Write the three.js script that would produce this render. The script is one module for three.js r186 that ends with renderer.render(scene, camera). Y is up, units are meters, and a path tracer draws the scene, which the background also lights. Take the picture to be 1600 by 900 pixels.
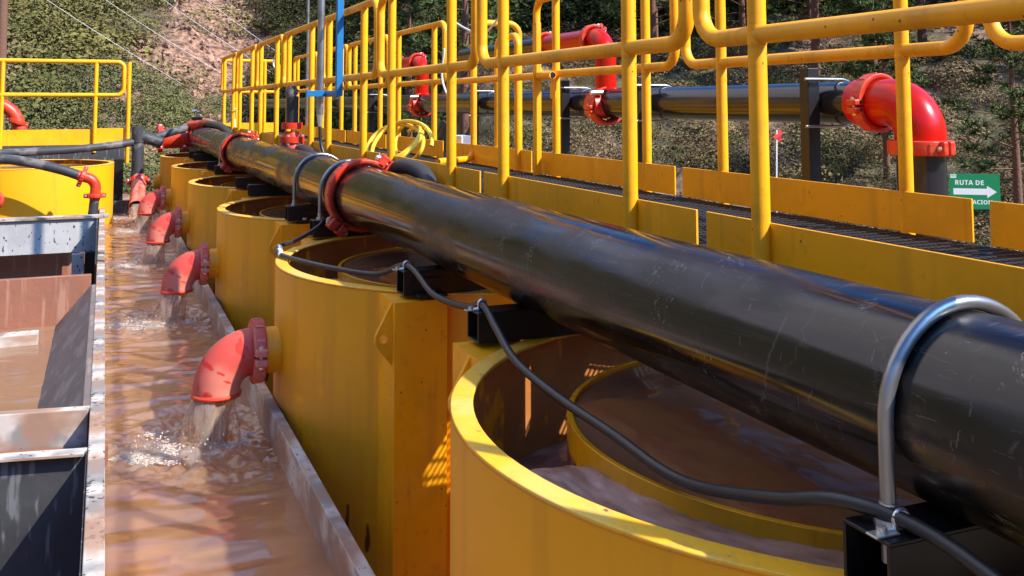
import * as THREE from 'three';
import { Sky } from 'three/addons/objects/Sky.js';
import { RoundedBoxGeometry } from 'three/addons/geometries/RoundedBoxGeometry.js';
import { mergeGeometries } from 'three/addons/utils/BufferGeometryUtils.js';

// ---------------------------------------------------------------- camera, sky, sun, exposure
const H = 2.9;                                   // camera height above the ground; lengths below are measured from the camera, y included
const scene = new THREE.Scene();
const camera = new THREE.PerspectiveCamera(2 * Math.atan(450 / 1497) * 180 / Math.PI, 16 / 9, 0.05, 2000);
camera.position.set(0, H, 0);
{ const yaw = 0.3804, p = 0.0771;
  camera.up.set(0, 1, 0);
  camera.lookAt(Math.sin(yaw) * Math.cos(p), H + Math.sin(p), -Math.cos(yaw) * Math.cos(p)); }
camera.setViewOffset(1600, 900, 36, 403.4, 1600, 900);
const SUN = new THREE.Vector3(0.93, 1.33, 1.10).normalize();
const sky = new Sky(); sky.name = 'sky'; sky.scale.setScalar(1500); sky.userData.kind = 'structure';
Object.assign(sky.material.uniforms.turbidity, { value: 3.5 });
sky.material.uniforms.rayleigh.value = 0.95; sky.material.uniforms.mieCoefficient.value = 0.004;
sky.material.uniforms.sunPosition.value.copy(SUN);
scene.add(sky);
scene.environmentIntensity = 0.3;
const sun = new THREE.DirectionalLight(new THREE.Color().setRGB(1, 0.92, 0.80), 3.8);
sun.position.copy(SUN).multiplyScalar(40).add(new THREE.Vector3(1, 0, -6)); sun.target.position.set(1, 0, -6);
sun.castShadow = true; sun.shadow.mapSize.set(4096, 4096);
Object.assign(sun.shadow.camera, { left: -22, right: 22, top: 22, bottom: -22, near: 1, far: 120 });
scene.add(sun, sun.target);
const renderer = new THREE.WebGLRenderer({ antialias: true });
renderer.toneMapping = THREE.LinearToneMapping; renderer.toneMappingExposure = 2.15;
renderer.shadowMap.enabled = true;

// ---------------------------------------------------------------- helpers
let seed = 12345;
const rnd = () => { seed = (seed * 1664525 + 1013904223) >>> 0; return seed / 4294967296; };
const rr = (a, b) => a + (b - a) * rnd();
const V = (x, y, z) => new THREE.Vector3(x, y, z);
const lerp = (a, b, t) => a + (b - a) * t;
const sm = (a, b, x) => { const t = Math.min(1, Math.max(0, (x - a) / (b - a))); return t * t * (3 - 2 * t); };
function hash(x, y, s) { let h = Math.imul(x | 0, 374761393) + Math.imul(y | 0, 668265263) + Math.imul(s | 0, 1274126177); h = Math.imul(h ^ (h >>> 13), 1274126177); return ((h ^ (h >>> 16)) >>> 0) / 4294967296; }
function vnoise(x, y, s = 1, px = 0, py = 0) {
  const xi = Math.floor(x), yi = Math.floor(y), fx = x - xi, fy = y - yi, u = fx * fx * (3 - 2 * fx), v = fy * fy * (3 - 2 * fy);
  const wx = (i) => px ? ((i % px) + px) % px : i, wy = (i) => py ? ((i % py) + py) % py : i;
  const a = hash(wx(xi), wy(yi), s), b = hash(wx(xi + 1), wy(yi), s), c = hash(wx(xi), wy(yi + 1), s), d = hash(wx(xi + 1), wy(yi + 1), s);
  return lerp(lerp(a, b, u), lerp(c, d, u), v);
}
function fbm(x, y, o = 4, s = 1, px = 0, py = 0) { let t = 0, a = 0.5, n = 0; for (let i = 0; i < o; i++) { t += a * vnoise(x, y, s + i, px, py); n += a; x *= 2; y *= 2; px *= 2; py *= 2; a *= 0.5; } return t / n; }
function tex(w, h, fn, srgb = true, rx = 1, ry = 1) {
  const d = new Uint8Array(w * h * 4);
  for (let j = 0; j < h; j++) for (let i = 0; i < w; i++) { const c = fn(i / w, j / h), k = (j * w + i) * 4; for (let q = 0; q < 3; q++) d[k + q] = Math.max(0, Math.min(255, (Array.isArray(c) ? c[q] : c) * 255)); d[k + 3] = 255; }
  const t = new THREE.DataTexture(d, w, h); t.wrapS = t.wrapT = THREE.RepeatWrapping; t.magFilter = THREE.LinearFilter; t.minFilter = THREE.LinearMipmapLinearFilter; t.generateMipmaps = true;
  if (srgb) t.colorSpace = THREE.SRGBColorSpace; t.repeat.set(rx, ry); t.needsUpdate = true; return t;
}
const mix3 = (a, b, t) => [lerp(a[0], b[0], t), lerp(a[1], b[1], t), lerp(a[2], b[2], t)];
const M = {};
const std = (o) => new THREE.MeshStandardMaterial(o);
const phy = (o) => new THREE.MeshPhysicalMaterial(o);
// metric, per-face uv for flat pieces
function planarUV(g0) {
  const g = g0.index ? g0.toNonIndexed() : g0; const p = g.attributes.position, n = g.attributes.normal, uv = new Float32Array(p.count * 2);
  for (let f = 0; f < p.count; f += 3) {
    let ax = 0, ay = 0, az = 0; for (let k = 0; k < 3; k++) { ax += Math.abs(n.getX(f + k)); ay += Math.abs(n.getY(f + k)); az += Math.abs(n.getZ(f + k)); }
    for (let k = 0; k < 3; k++) { const i = f + k, x = p.getX(i), y = p.getY(i), z = p.getZ(i);
      if (ax >= ay && ax >= az) { uv[i * 2] = z; uv[i * 2 + 1] = y; } else if (ay >= az) { uv[i * 2] = z; uv[i * 2 + 1] = x; } else { uv[i * 2] = x; uv[i * 2 + 1] = y; } }
  }
  g.setAttribute('uv', new THREE.BufferAttribute(uv, 2)); return g;
}
function box(x0, x1, y0, y1, z0, z1, b = 0.003) {
  const w = x1 - x0, h = y1 - y0, d = z1 - z0, m = Math.min(w, h, d);
  const g = b > 0 ? new RoundedBoxGeometry(w, h, d, 1, Math.min(b, m * 0.3)) : new THREE.BoxGeometry(w, h, d);
  g.translate((x0 + x1) / 2, (y0 + y1) / 2, (z0 + z1) / 2); return planarUV(g);
}
// sweep a circle along a polyline (radius may be a function of t)
function sweep(pts, r, nr = 12, closed = false, caps = true) {
  const n = pts.length, pos = [], uv = [], idx = [], T = [];
  for (let i = 0; i < n; i++) { const a = pts[closed ? (i - 1 + n) % n : Math.max(0, i - 1)], b = pts[closed ? (i + 1) % n : Math.min(n - 1, i + 1)]; T.push(b.clone().sub(a).normalize()); }
  let N = Math.abs(T[0].y) < 0.9 ? V(0, 1, 0) : V(1, 0, 0); N.sub(T[0].clone().multiplyScalar(N.dot(T[0]))).normalize();
  const rings = closed ? n + 1 : n; let len = 0;
  for (let k = 0; k < rings; k++) {
    const i = k % n; if (k > 0) { len += pts[i].distanceTo(pts[(k - 1) % n]); N.sub(T[i].clone().multiplyScalar(N.dot(T[i]))).normalize(); }
    const B = T[i].clone().cross(N), R = typeof r === 'function' ? r(k / (rings - 1), k) : r;
    for (let j = 0; j <= nr; j++) { const a = j / nr * Math.PI * 2, c = Math.cos(a) * R, s = Math.sin(a) * R; pos.push(pts[i].x + N.x * c + B.x * s, pts[i].y + N.y * c + B.y * s, pts[i].z + N.z * c + B.z * s); uv.push(len, j / nr * Math.PI * 2 * (R || 0.01)); }
  }
  for (let k = 0; k < rings - 1; k++) for (let j = 0; j < nr; j++) { const a = k * (nr + 1) + j, b = a + nr + 1; idx.push(a, a + 1, b, b, a + 1, b + 1); }
  const g = new THREE.BufferGeometry(); g.setAttribute('position', new THREE.Float32BufferAttribute(pos, 3)); g.setAttribute('uv', new THREE.Float32BufferAttribute(uv, 2)); g.setIndex(idx); g.computeVertexNormals();
  // weld normals over the seam
  const nn = g.attributes.normal; for (let k = 0; k < rings; k++) { const a = k * (nr + 1), b = a + nr; const x = nn.getX(a) + nn.getX(b), y = nn.getY(a) + nn.getY(b), z = nn.getZ(a) + nn.getZ(b), l = Math.hypot(x, y, z) || 1; nn.setXYZ(a, x / l, y / l, z / l); nn.setXYZ(b, x / l, y / l, z / l); }
  let out = g.toNonIndexed();
  if (!closed && caps) { const cap = (i, sgn) => { const R = typeof r === 'function' ? r(i ? 1 : 0, i) : r; const c = new THREE.CircleGeometry(R, nr); const q = new THREE.Quaternion().setFromUnitVectors(V(0, 0, 1), T[i].clone().multiplyScalar(sgn)); c.applyQuaternion(q); c.translate(pts[i].x, pts[i].y, pts[i].z); return c.toNonIndexed(); };
    out = mergeGeometries([out, cap(0, -1), cap(n - 1, 1)]); }
  return out;
}
const cyl = (a, b, r, nr = 12) => sweep([a, b], r, nr);
function arcPath(pts, cr, closed = false, seg = 6) {           // polyline with rounded corners
  const out = [], n = pts.length;
  for (let i = 0; i < n; i++) {
    if (!closed && (i === 0 || i === n - 1)) { out.push(pts[i].clone()); continue; }
    const p = pts[i], a = pts[(i - 1 + n) % n].clone().sub(p), b = pts[(i + 1) % n].clone().sub(p); const c = Math.min(cr, a.length() * 0.45, b.length() * 0.45); a.setLength(c); b.setLength(c);
    for (let k = 0; k <= seg; k++) { const t = k / seg, A = p.clone().add(a), B = p.clone().add(b); // near-circular rational curve
      const w = 0.7071, d = (1 - t) * (1 - t) + 2 * w * t * (1 - t) + t * t; out.push(V(((1 - t) * (1 - t) * A.x + 2 * w * t * (1 - t) * p.x + t * t * B.x) / d, ((1 - t) * (1 - t) * A.y + 2 * w * t * (1 - t) * p.y + t * t * B.y) / d, ((1 - t) * (1 - t) * A.z + 2 * w * t * (1 - t) * p.z + t * t * B.z) / d)); }
  }
  return out;
}
const spline = (pts, n = 40, closed = false) => new THREE.CatmullRomCurve3(pts, closed, 'centripetal').getPoints(n);
function plate(shapePts, th, holes = []) {                       // extruded outline in XY, thickness along z, centred
  const s = new THREE.Shape(shapePts.map(p => new THREE.Vector2(p[0], p[1])));
  for (const [x, y, r] of holes) { const h = new THREE.Path(); h.absarc(x, y, r, 0, Math.PI * 2, true); s.holes.push(h); }
  const g = new THREE.ExtrudeGeometry(s, { depth: th, bevelEnabled: true, bevelThickness: 0.0015, bevelSize: 0.0015, bevelSegments: 1, curveSegments: 12 }); g.translate(0, 0, -th / 2); return planarUV(g);
}
function lathe(prof, seg = 48, a0 = 0, al = Math.PI * 2) { return new THREE.LatheGeometry(prof.map(p => new THREE.Vector2(p[0], p[1])), seg, a0, al); }
const taken = {};
function numbered(n) { const k = taken[n] = (taken[n] ?? -1) + 1; return k ? `${n}_${String(k).padStart(3, '0')}` : n; }
function meta(o, label, category, group, kind) { if (label) o.userData.label = label; if (category) o.userData.category = category; if (group) o.userData.group = group; if (kind) o.userData.kind = kind; return o; }
function thing(name, label, category, base, group) { const o = new THREE.Group(); o.name = numbered(name); o.position.set(base[0], base[1] + H, base[2]); o.userData.base = undefined; delete o.userData.base; scene.add(o); bases.set(o, base); return meta(o, label, category, group); }
const bases = new Map();
function rootBase(o) { while (o && !bases.has(o)) o = o.parent; return o ? bases.get(o) : [0, 0, 0]; }
function clean(g) { const q = g.index ? g.toNonIndexed() : g; for (const k of Object.keys(q.attributes)) if (!['position', 'normal', 'uv', 'color'].includes(k)) q.deleteAttribute(k); return q; }
function part(parent, name, geos, mat, local = false) {            // geometry given in camera-based coordinates unless local
  let g = Array.isArray(geos) ? (geos.length > 1 ? mergeGeometries(geos.map(clean)) : geos[0]) : geos;
  if (!local) { const b = rootBase(parent); g.translate(-b[0], -b[1], -b[2]); }
  const m = new THREE.Mesh(g, mat); m.name = name; m.castShadow = m.receiveShadow = true; parent.add(m); return m;
}
function single(name, geos, mat, base, label, category, group, kind) { // a thing that is one mesh
  let g = Array.isArray(geos) ? (geos.length > 1 ? mergeGeometries(geos.map(clean)) : geos[0]) : geos;
  g.translate(-base[0], -base[1], -base[2]); const m = new THREE.Mesh(g, mat); m.name = numbered(name); m.position.set(base[0], base[1] + H, base[2]); m.castShadow = m.receiveShadow = true; scene.add(m); return meta(m, label, category, group, kind);
}
function copy(o, base, label, group) { const c = o.clone(); c.name = numbered(o.name.replace(/_\d\d\d$/, '')); c.position.set(base[0], base[1] + H, base[2]); scene.add(c); bases.set(c, base); if (label) c.userData.label = label; if (group) c.userData.group = group; return c; }

// ---------------------------------------------------------------- materials
const YEL = [0.975, 0.67, 0.015], MUD = [0.74, 0.50, 0.20];
const texFine = tex(256, 256, (u, v) => 0.5 + 0.5 * (fbm(u * 24, v * 24, 4, 21, 24, 24) - 0.5) * 1.6, false);
const texYellow = tex(512, 512, (u, v) => {
  const n = fbm(u * 6, v * 6, 4, 3, 6, 6), f = fbm(u * 40, v * 40, 3, 9, 40, 40), st = fbm(u * 30, v * 3, 3, 17, 30, 3);
  let c = mix3(YEL, [0.86, 0.60, 0.05], sm(0.45, 0.75, n) * 0.6); c = mix3(c, MUD, sm(0.62, 0.8, st) * 0.25 + sm(0.7, 0.8, f) * 0.2);
  if (hash(Math.floor(u * 180), Math.floor(v * 180), 5) > 0.9985) c = mix3(c, [0.25, 0.16, 0.08], 0.7); return c;
});
const texPaintRough = tex(256, 256, (u, v) => { const r = 0.30 + 0.35 * fbm(u * 8, v * 8, 4, 33, 8, 8); return [r, r, r]; }, false);
const texRim = tex(512, 512, (u, v) => { const n = fbm(u * 7, v * 7, 5, 15, 7, 7), f = fbm(u * 50, v * 50, 3, 19, 50, 50); let c = mix3(YEL, [0.88, 0.72, 0.40], 0.30 + 0.55 * sm(0.35, 0.65, n)); c = mix3(c, [0.72, 0.55, 0.38], sm(0.58, 0.75, f) * 0.25); if (f > 0.86) c = [0.5, 0.36, 0.2]; return c; });
M.rim = std({ map: texRim, roughness: 0.42, bumpMap: texFine, bumpScale: 0.0006 });
M.yellow = std({ map: texYellow, roughness: 1, roughnessMap: texPaintRough, bumpMap: texFine, bumpScale: 0.0006 });
// tank shell: u round, v up; mud film with a ragged edge on the outlet side
const texShell = tex(1024, 512, (u, v) => {
  const n = fbm(u * 12, v * 6, 4, 41, 12, 6), st = fbm(u * 90, v * 3, 3, 43, 90, 3), f = fbm(u * 80, v * 40, 3, 45, 80, 40);
  let c = mix3(YEL, [0.85, 0.60, 0.06], n * 0.6); c = mix3(c, [0.78, 0.53, 0.12], sm(0.56, 0.78, st) * 0.3);
  const side = Math.abs(((u - 0.75 + 1.5) % 1) - 0.5);             // outlet faces -x
  const m = sm(0.16, 0.02, side) * sm(0.95, 0.55, v + (n - 0.5) * 0.5) * sm(0.25, 0.6, f * 0.6 + st * 0.5);
  c = mix3(c, [0.70, 0.46, 0.30], m * 0.9);
  if (side < 0.12 && v < 0.62) { const d = fbm(u * 260, v * 16, 2, 47, 260, 16); c = mix3(c, [0.28, 0.15, 0.09], sm(0.72, 0.8, d) * 0.8); }
  return c;
});
M.shell = std({ map: texShell, roughness: 0.5, bumpMap: texFine, bumpScale: 0.0008 });
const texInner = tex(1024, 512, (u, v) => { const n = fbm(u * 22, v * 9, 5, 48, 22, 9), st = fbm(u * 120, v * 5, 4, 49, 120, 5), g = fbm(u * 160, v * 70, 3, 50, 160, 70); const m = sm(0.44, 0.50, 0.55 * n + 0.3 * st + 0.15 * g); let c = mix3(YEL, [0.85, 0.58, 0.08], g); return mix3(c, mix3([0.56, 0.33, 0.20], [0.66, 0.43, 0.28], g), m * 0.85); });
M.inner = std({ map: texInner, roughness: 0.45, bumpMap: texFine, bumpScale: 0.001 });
const texWeir = tex(1024, 256, (u, v) => { const e = 0.86 + 0.05 * (fbm(u * 40, 0.3, 3, 51, 40, 1) - 0.5) + 0.06 * (fbm(u * 160, v * 8, 3, 52, 160, 8) - 0.5); const w = fbm(u * 150, v * 3, 4, 53, 150, 3); const mud = mix3([0.34, 0.19, 0.13], [0.52, 0.36, 0.31], sm(0.4, 0.65, w)); return mix3(mud, [0.82, 0.58, 0.07], sm(e - 0.02, e + 0.02, v)); });
M.weir = std({ map: texWeir, roughness: 0.22, bumpMap: tex(1024, 128, (u, v) => fbm(u * 150, v * 4, 4, 53, 150, 4), false), bumpScale: 0.004 });
const texPipe = (() => { // black HDPE with pale scratches and dust, u round (0.9 m), v along (4.8 m)
  const w = 1024, h = 2048, a = new Float32Array(w * h);
  const line = (x, y, an, L, s, wd) => { const n = Math.ceil(L); for (let k = 0; k < n; k++) { const cx = x + Math.cos(an) * k, cy = y + Math.sin(an) * k; an += (rnd() - 0.5) * 0.012; for (let q = -wd; q <= wd; q++) { const xi = ((Math.round(cx + q * Math.sin(an)) % w) + w) % w, yi = ((Math.round(cy - q * Math.cos(an)) % h) + h) % h; a[yi * w + xi] = Math.max(a[yi * w + xi], s * (1 - Math.abs(q) / (wd + 1)) * (0.4 + 0.6 * rnd())); } } };
  for (let i = 0; i < 3800; i++) { const t = rnd(); line(rnd() * w, rnd() * h, t < 0.45 ? rr(-0.25, 0.25) : t < 0.85 ? Math.PI / 2 + rr(-0.3, 0.3) : rr(0, 6.3), 2 + 26 * Math.pow(rnd(), 2) * (rnd() < 0.08 ? 4 : 1), rr(0.15, 0.7), rnd() < 0.12 ? 1 : 0); }
  for (let i = 0; i < 130; i++) { const cx = rnd() * w, cy = rnd() * h, an = rr(-0.5, 0.9), sx = rr(20, 70), sy = rr(6, 26); for (let k = 0; k < 44; k++) line(cx + (rnd() + rnd() - 1) * sx, cy + (rnd() + rnd() - 1) * sy, an + rr(-0.15, 0.15), rr(1, 9), rr(0.3, 1), rnd() < 0.2 ? 1 : 0); }
  for (const [y, s] of [[120, 0.5], [135, 0.3], [230, 0.45], [470, 0.5], [540, 0.4], [760, 0.5], [775, 0.35], [880, 0.5], [1120, 0.5], [1180, 0.4], [360, 0.5], [372, 0.35], [640, 0.5], [652, 0.4], [980, 0.4], [1300, 0.45], [1320, 0.3], [1700, 0.4]]) line(rnd() * w, y, rr(-0.02, 0.02), rr(500, 900), s, 1);
  return tex(w, h, (u, v) => { const d = fbm(u * 8, v * 16, 5, 61, 8, 16), f = fbm(u * 60, v * 120, 3, 63, 60, 120); const s = a[Math.floor(v * h) * w + Math.floor(u * w)];
    let c = mix3([0.045, 0.045, 0.05], [0.34, 0.28, 0.23], sm(0.58, 0.75, d) * 0.45 + sm(0.66, 0.8, f) * 0.2 + sm(0.60, 0.72, fbm(u * 26, v * 14, 4, 65, 26, 14)) * 0.35); return mix3(c, [0.66, 0.62, 0.58], s); });
})();
const texPipeR = tex(512, 512, (u, v) => 0.15 + 0.30 * sm(0.45, 0.75, fbm(u * 8, v * 12, 5, 61, 8, 12)), false);
M.pipe = std({ map: texPipe, roughness: 1, roughnessMap: texPipeR, bumpMap: texFine, bumpScale: 0.0008 });
M.pipe2 = std({ color: new THREE.Color().setRGB(0.018, 0.018, 0.02), roughness: 0.16, bumpMap: texFine, bumpScale: 0.0008 });
const texRed = tex(256, 256, (u, v) => { const n = fbm(u * 8, v * 8, 4, 71, 8, 8), f = fbm(u * 40, v * 40, 3, 73, 40, 40); let c = mix3([0.80, 0.18, 0.07], [0.76, 0.25, 0.13], sm(0.4, 0.7, n)); return mix3(c, [0.74, 0.45, 0.38], sm(0.6, 0.8, f) * 0.35); });
M.red = std({ map: texRed, roughness: 0.42, bumpMap: texFine, bumpScale: 0.002 });
M.redGloss = phy({ specularIntensity: 0.6, map: tex(256, 256, (u, v) => mix3([0.76, 0.085, 0.03], [0.64, 0.10, 0.05], sm(0.4, 0.75, fbm(u * 9, v * 9, 4, 75, 9, 9)))), roughness: 0.24 });
const texRedMud = tex(256, 256, (u, v) => { const n = fbm(u * 5, v * 5, 4, 81, 5, 5), f = fbm(u * 50, v * 14, 3, 83, 50, 14); let c = mix3([0.76, 0.27, 0.22], [0.78, 0.46, 0.39], sm(0.3, 0.7, n)); c = mix3(c, [0.70, 0.12, 0.06], sm(0.68, 0.74, f) * 0.9); return c; });
M.redMud = std({ map: texRedMud, roughness: 0.62, bumpMap: texFine, bumpScale: 0.0015 });
M.black = std({ color: new THREE.Color().setRGB(0.006, 0.006, 0.007), roughness: 0.42, bumpMap: texFine, bumpScale: 0.001 });
M.rubber = std({ color: new THREE.Color().setRGB(0.022, 0.023, 0.026), roughness: 0.42, bumpMap: texFine, bumpScale: 0.002 });
M.hose = std({ map: tex(128, 256, (u, v) => mix3([0.20, 0.20, 0.21], [0.40, 0.38, 0.36], sm(0.5, 0.75, fbm(u * 8, v * 12, 4, 91, 8, 12)))), roughness: 0.6 });
M.galv = std({ map: tex(256, 256, (u, v) => { const k = 0.62 + 0.22 * (fbm(u * 10, v * 10, 4, 95, 10, 10) - 0.5); return [k, k * 1.0, k * 1.01]; }), metalness: 0.85, roughness: 0.34 });
M.zinc = std({ color: new THREE.Color().setRGB(0.72, 0.70, 0.64), metalness: 0.8, roughness: 0.32 });
M.blue = std({ color: new THREE.Color().setRGB(0.004, 0.15, 0.36), roughness: 0.45 });
M.white = std({ color: new THREE.Color().setRGB(0.75, 0.74, 0.70), roughness: 0.6 });
// launder steel: grey with worn white paint
const chip = (s, lo, hi) => tex(512, 512, (u, v) => { const n = fbm(u * 5, v * 5, 4, s, 5, 5), f = fbm(u * 60, v * 60, 3, s + 3, 60, 60); const t = sm(lo, hi, n * 0.42 + f * 0.58); let c = mix3(mix3([0.74, 0.70, 0.66], [0.50, 0.49, 0.48], sm(0.4, 0.7, fbm(u * 9, v * 9, 4, s + 5, 9, 9))), [0.24, 0.23, 0.22], t); c = mix3(c, [0.60, 0.44, 0.34], sm(0.38, 0.68, fbm(u * 5, v * 9, 5, s + 7, 5, 9)) * 0.75); return c; });
M.chipped = std({ map: chip(101, 0.63, 0.68), roughness: 0.6, bumpMap: texFine, bumpScale: 0.002 });
M.steel = std({ map: tex(512, 512, (u, v) => { const n = fbm(u * 5, v * 5, 5, 121, 5, 5), st = fbm(u * 40, v * 4, 3, 123, 40, 4); let c = mix3([0.72, 0.71, 0.70], [0.58, 0.57, 0.56], n); c = mix3(c, [0.72, 0.71, 0.69], sm(0.55, 0.75, st) * 0.5); if (fbm(u * 60, v * 30, 2, 127, 60, 30) > 0.80) c = [0.2, 0.19, 0.18]; return c; }), roughness: 0.6, bumpMap: texFine, bumpScale: 0.002 });
M.darkSteel = std({ map: tex(256, 256, (u, v) => { const n = fbm(u * 6, v * 6, 5, 131, 6, 6), st = fbm(u * 50, v * 8, 3, 133, 50, 8); return mix3(mix3([0.17, 0.17, 0.18], [0.28, 0.28, 0.28], n), [0.52, 0.52, 0.52], sm(0.62, 0.75, st) * 0.6); }), roughness: 0.6, bumpMap: texFine, bumpScale: 0.003 });
M.mudSteel = std({ map: tex(512, 512, (u, v) => { const n = fbm(u * 5, v * 5, 5, 141, 5, 5), st = fbm(u * 30, v * 3, 4, 143, 30, 3); let c = mix3([0.60, 0.38, 0.28], [0.50, 0.33, 0.26], n); c = mix3(c, [0.72, 0.56, 0.47], sm(0.55, 0.75, st) * 0.5); return c; }), roughness: 0.6, bumpMap: texFine, bumpScale: 0.003 });
M.plank = std({ map: tex(512, 512, (u, v) => { const n = fbm(u * 4, v * 4, 5, 151, 4, 4), st = fbm(u * 6, v * 30, 4, 153, 6, 30); return mix3(mix3([0.47, 0.42, 0.40], [0.36, 0.31, 0.29], n), [0.58, 0.52, 0.49], sm(0.5, 0.8, st) * 0.6); }), roughness: 0.7, bumpMap: texFine, bumpScale: 0.003 });
M.water = phy({ vertexColors: true, color: 0xffffff, roughness: 0.07, ior: 1.33 });
M.flow = phy({ vertexColors: true, color: 0xffffff, roughness: 0.75, transmission: 0.8, thickness: 0.15, ior: 1.33, clearcoat: 1, clearcoatRoughness: 0.05, specularIntensity: 0.3 });
M.ring = phy({ vertexColors: true, color: 0xffffff, roughness: 0.24, ior: 1.33 });
M.jet = phy({ color: new THREE.Color().setRGB(0.86, 0.73, 0.60), roughness: 0.08, transmission: 0.82, thickness: 0, ior: 1.33 });
M.foam = phy({ color: new THREE.Color().setRGB(0.74, 0.65, 0.56), roughness: 0.35, transmission: 0.35, thickness: 0 });
M.silt = std({ color: new THREE.Color().setRGB(0.68, 0.45, 0.27), roughness: 0.95 });
M.concrete = std({ map: tex(256, 256, (u, v) => { const n = fbm(u * 8, v * 8, 5, 161, 8, 8); return mix3([0.48, 0.42, 0.36], [0.38, 0.33, 0.28], n); }), roughness: 0.9 });

// ---------------------------------------------------------------- terrain
function terrainH(x, z) {
  const r = Math.hypot(x, z), th = Math.atan2(x, -z), t = sm(0.10, 0.42, th);
  const r0 = lerp(40, 9.5, t), sl = lerp(0.42, 0.34, t);
  const d = r - r0; let h = -2.9;
  if (d > 0) h += sl * (d * d / (d + 4)) ;
  h += sm(0, 8, d) * ((fbm(x * 0.12 + 50, z * 0.12, 4, 201) - 0.5) * lerp(4.5, 2.2, t) + (fbm(x * 0.6, z * 0.6, 3, 207) - 0.5) * 0.5);
  return h;
}
function bareMask(x, z, y) {
  const th = Math.atan2(x, -z), r = Math.hypot(x, z), el = y / r; const n = fbm(x * 0.15, z * 0.15, 4, 211);
  const c = 0.068 + el * 0.85, w = 0.105; return sm(w, w * 0.6, Math.abs(th - c) + (n - 0.5) * 0.07);
}
{
  const na = 260, nrad = 190, pos = [], col = [], idx = [], uv = [];
  for (let j = 0; j <= nrad; j++) { const r = j === 0 ? 0 : 0.6 * Math.pow(420 / 0.6, j / nrad);
    for (let i = 0; i <= na; i++) { const th = lerp(-Math.PI, Math.PI, i / na), x = Math.sin(th) * r, z = -Math.cos(th) * r, y = terrainH(x, z); pos.push(x, y + H, z); uv.push(x, z);
      const n = fbm(x * 0.5, z * 0.5, 4, 221), n2 = fbm(x * 0.08, z * 0.08, 4, 223), t = sm(0.1, 0.42, th), b = bareMask(x, z, y);
      let c = mix3([0.17, 0.13, 0.07], [0.12, 0.105, 0.045], sm(0.35, 0.65, n2)); c = mix3(c, [0.23, 0.15, 0.10], t * sm(0.35, 0.6, n)); c = mix3(c, [0.42, 0.225, 0.15], b * (0.7 + 0.3 * n)); if (r < 30 && t < 0.5) c = mix3(c, [0.28, 0.21, 0.15], 0.6);
      const k = 0.8 + 0.4 * n; col.push(c[0] * k, c[1] * k, c[2] * k); } }
  for (let j = 0; j < nrad; j++) for (let i = 0; i < na; i++) { const a = j * (na + 1) + i, b = a + na + 1; idx.push(a, b, a + 1, b, b + 1, a + 1); }
  const g = new THREE.BufferGeometry(); g.setAttribute('position', new THREE.Float32BufferAttribute(pos, 3)); g.setAttribute('color', new THREE.Float32BufferAttribute(col, 3)); g.setAttribute('uv', new THREE.Float32BufferAttribute(uv, 2)); g.setIndex(idx); g.computeVertexNormals();
  const texG = tex(512, 512, (u, v) => { const k = 0.62 + 1.1 * (fbm(u * 14, v * 14, 6, 231, 14, 14) - 0.35); return [k, k * 0.98, k * 0.96]; }); texG.repeat.set(0.3, 0.3);
  const m = new THREE.Mesh(g, std({ vertexColors: true, map: texG, roughness: 0.95, bumpMap: texG, bumpScale: 0.05 })); m.name = 'ground'; m.receiveShadow = true; m.castShadow = true; scene.add(m);
  meta(m, 'earthy ground rising into the scrubby hillside', 'ground', null, 'structure');
}

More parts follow.
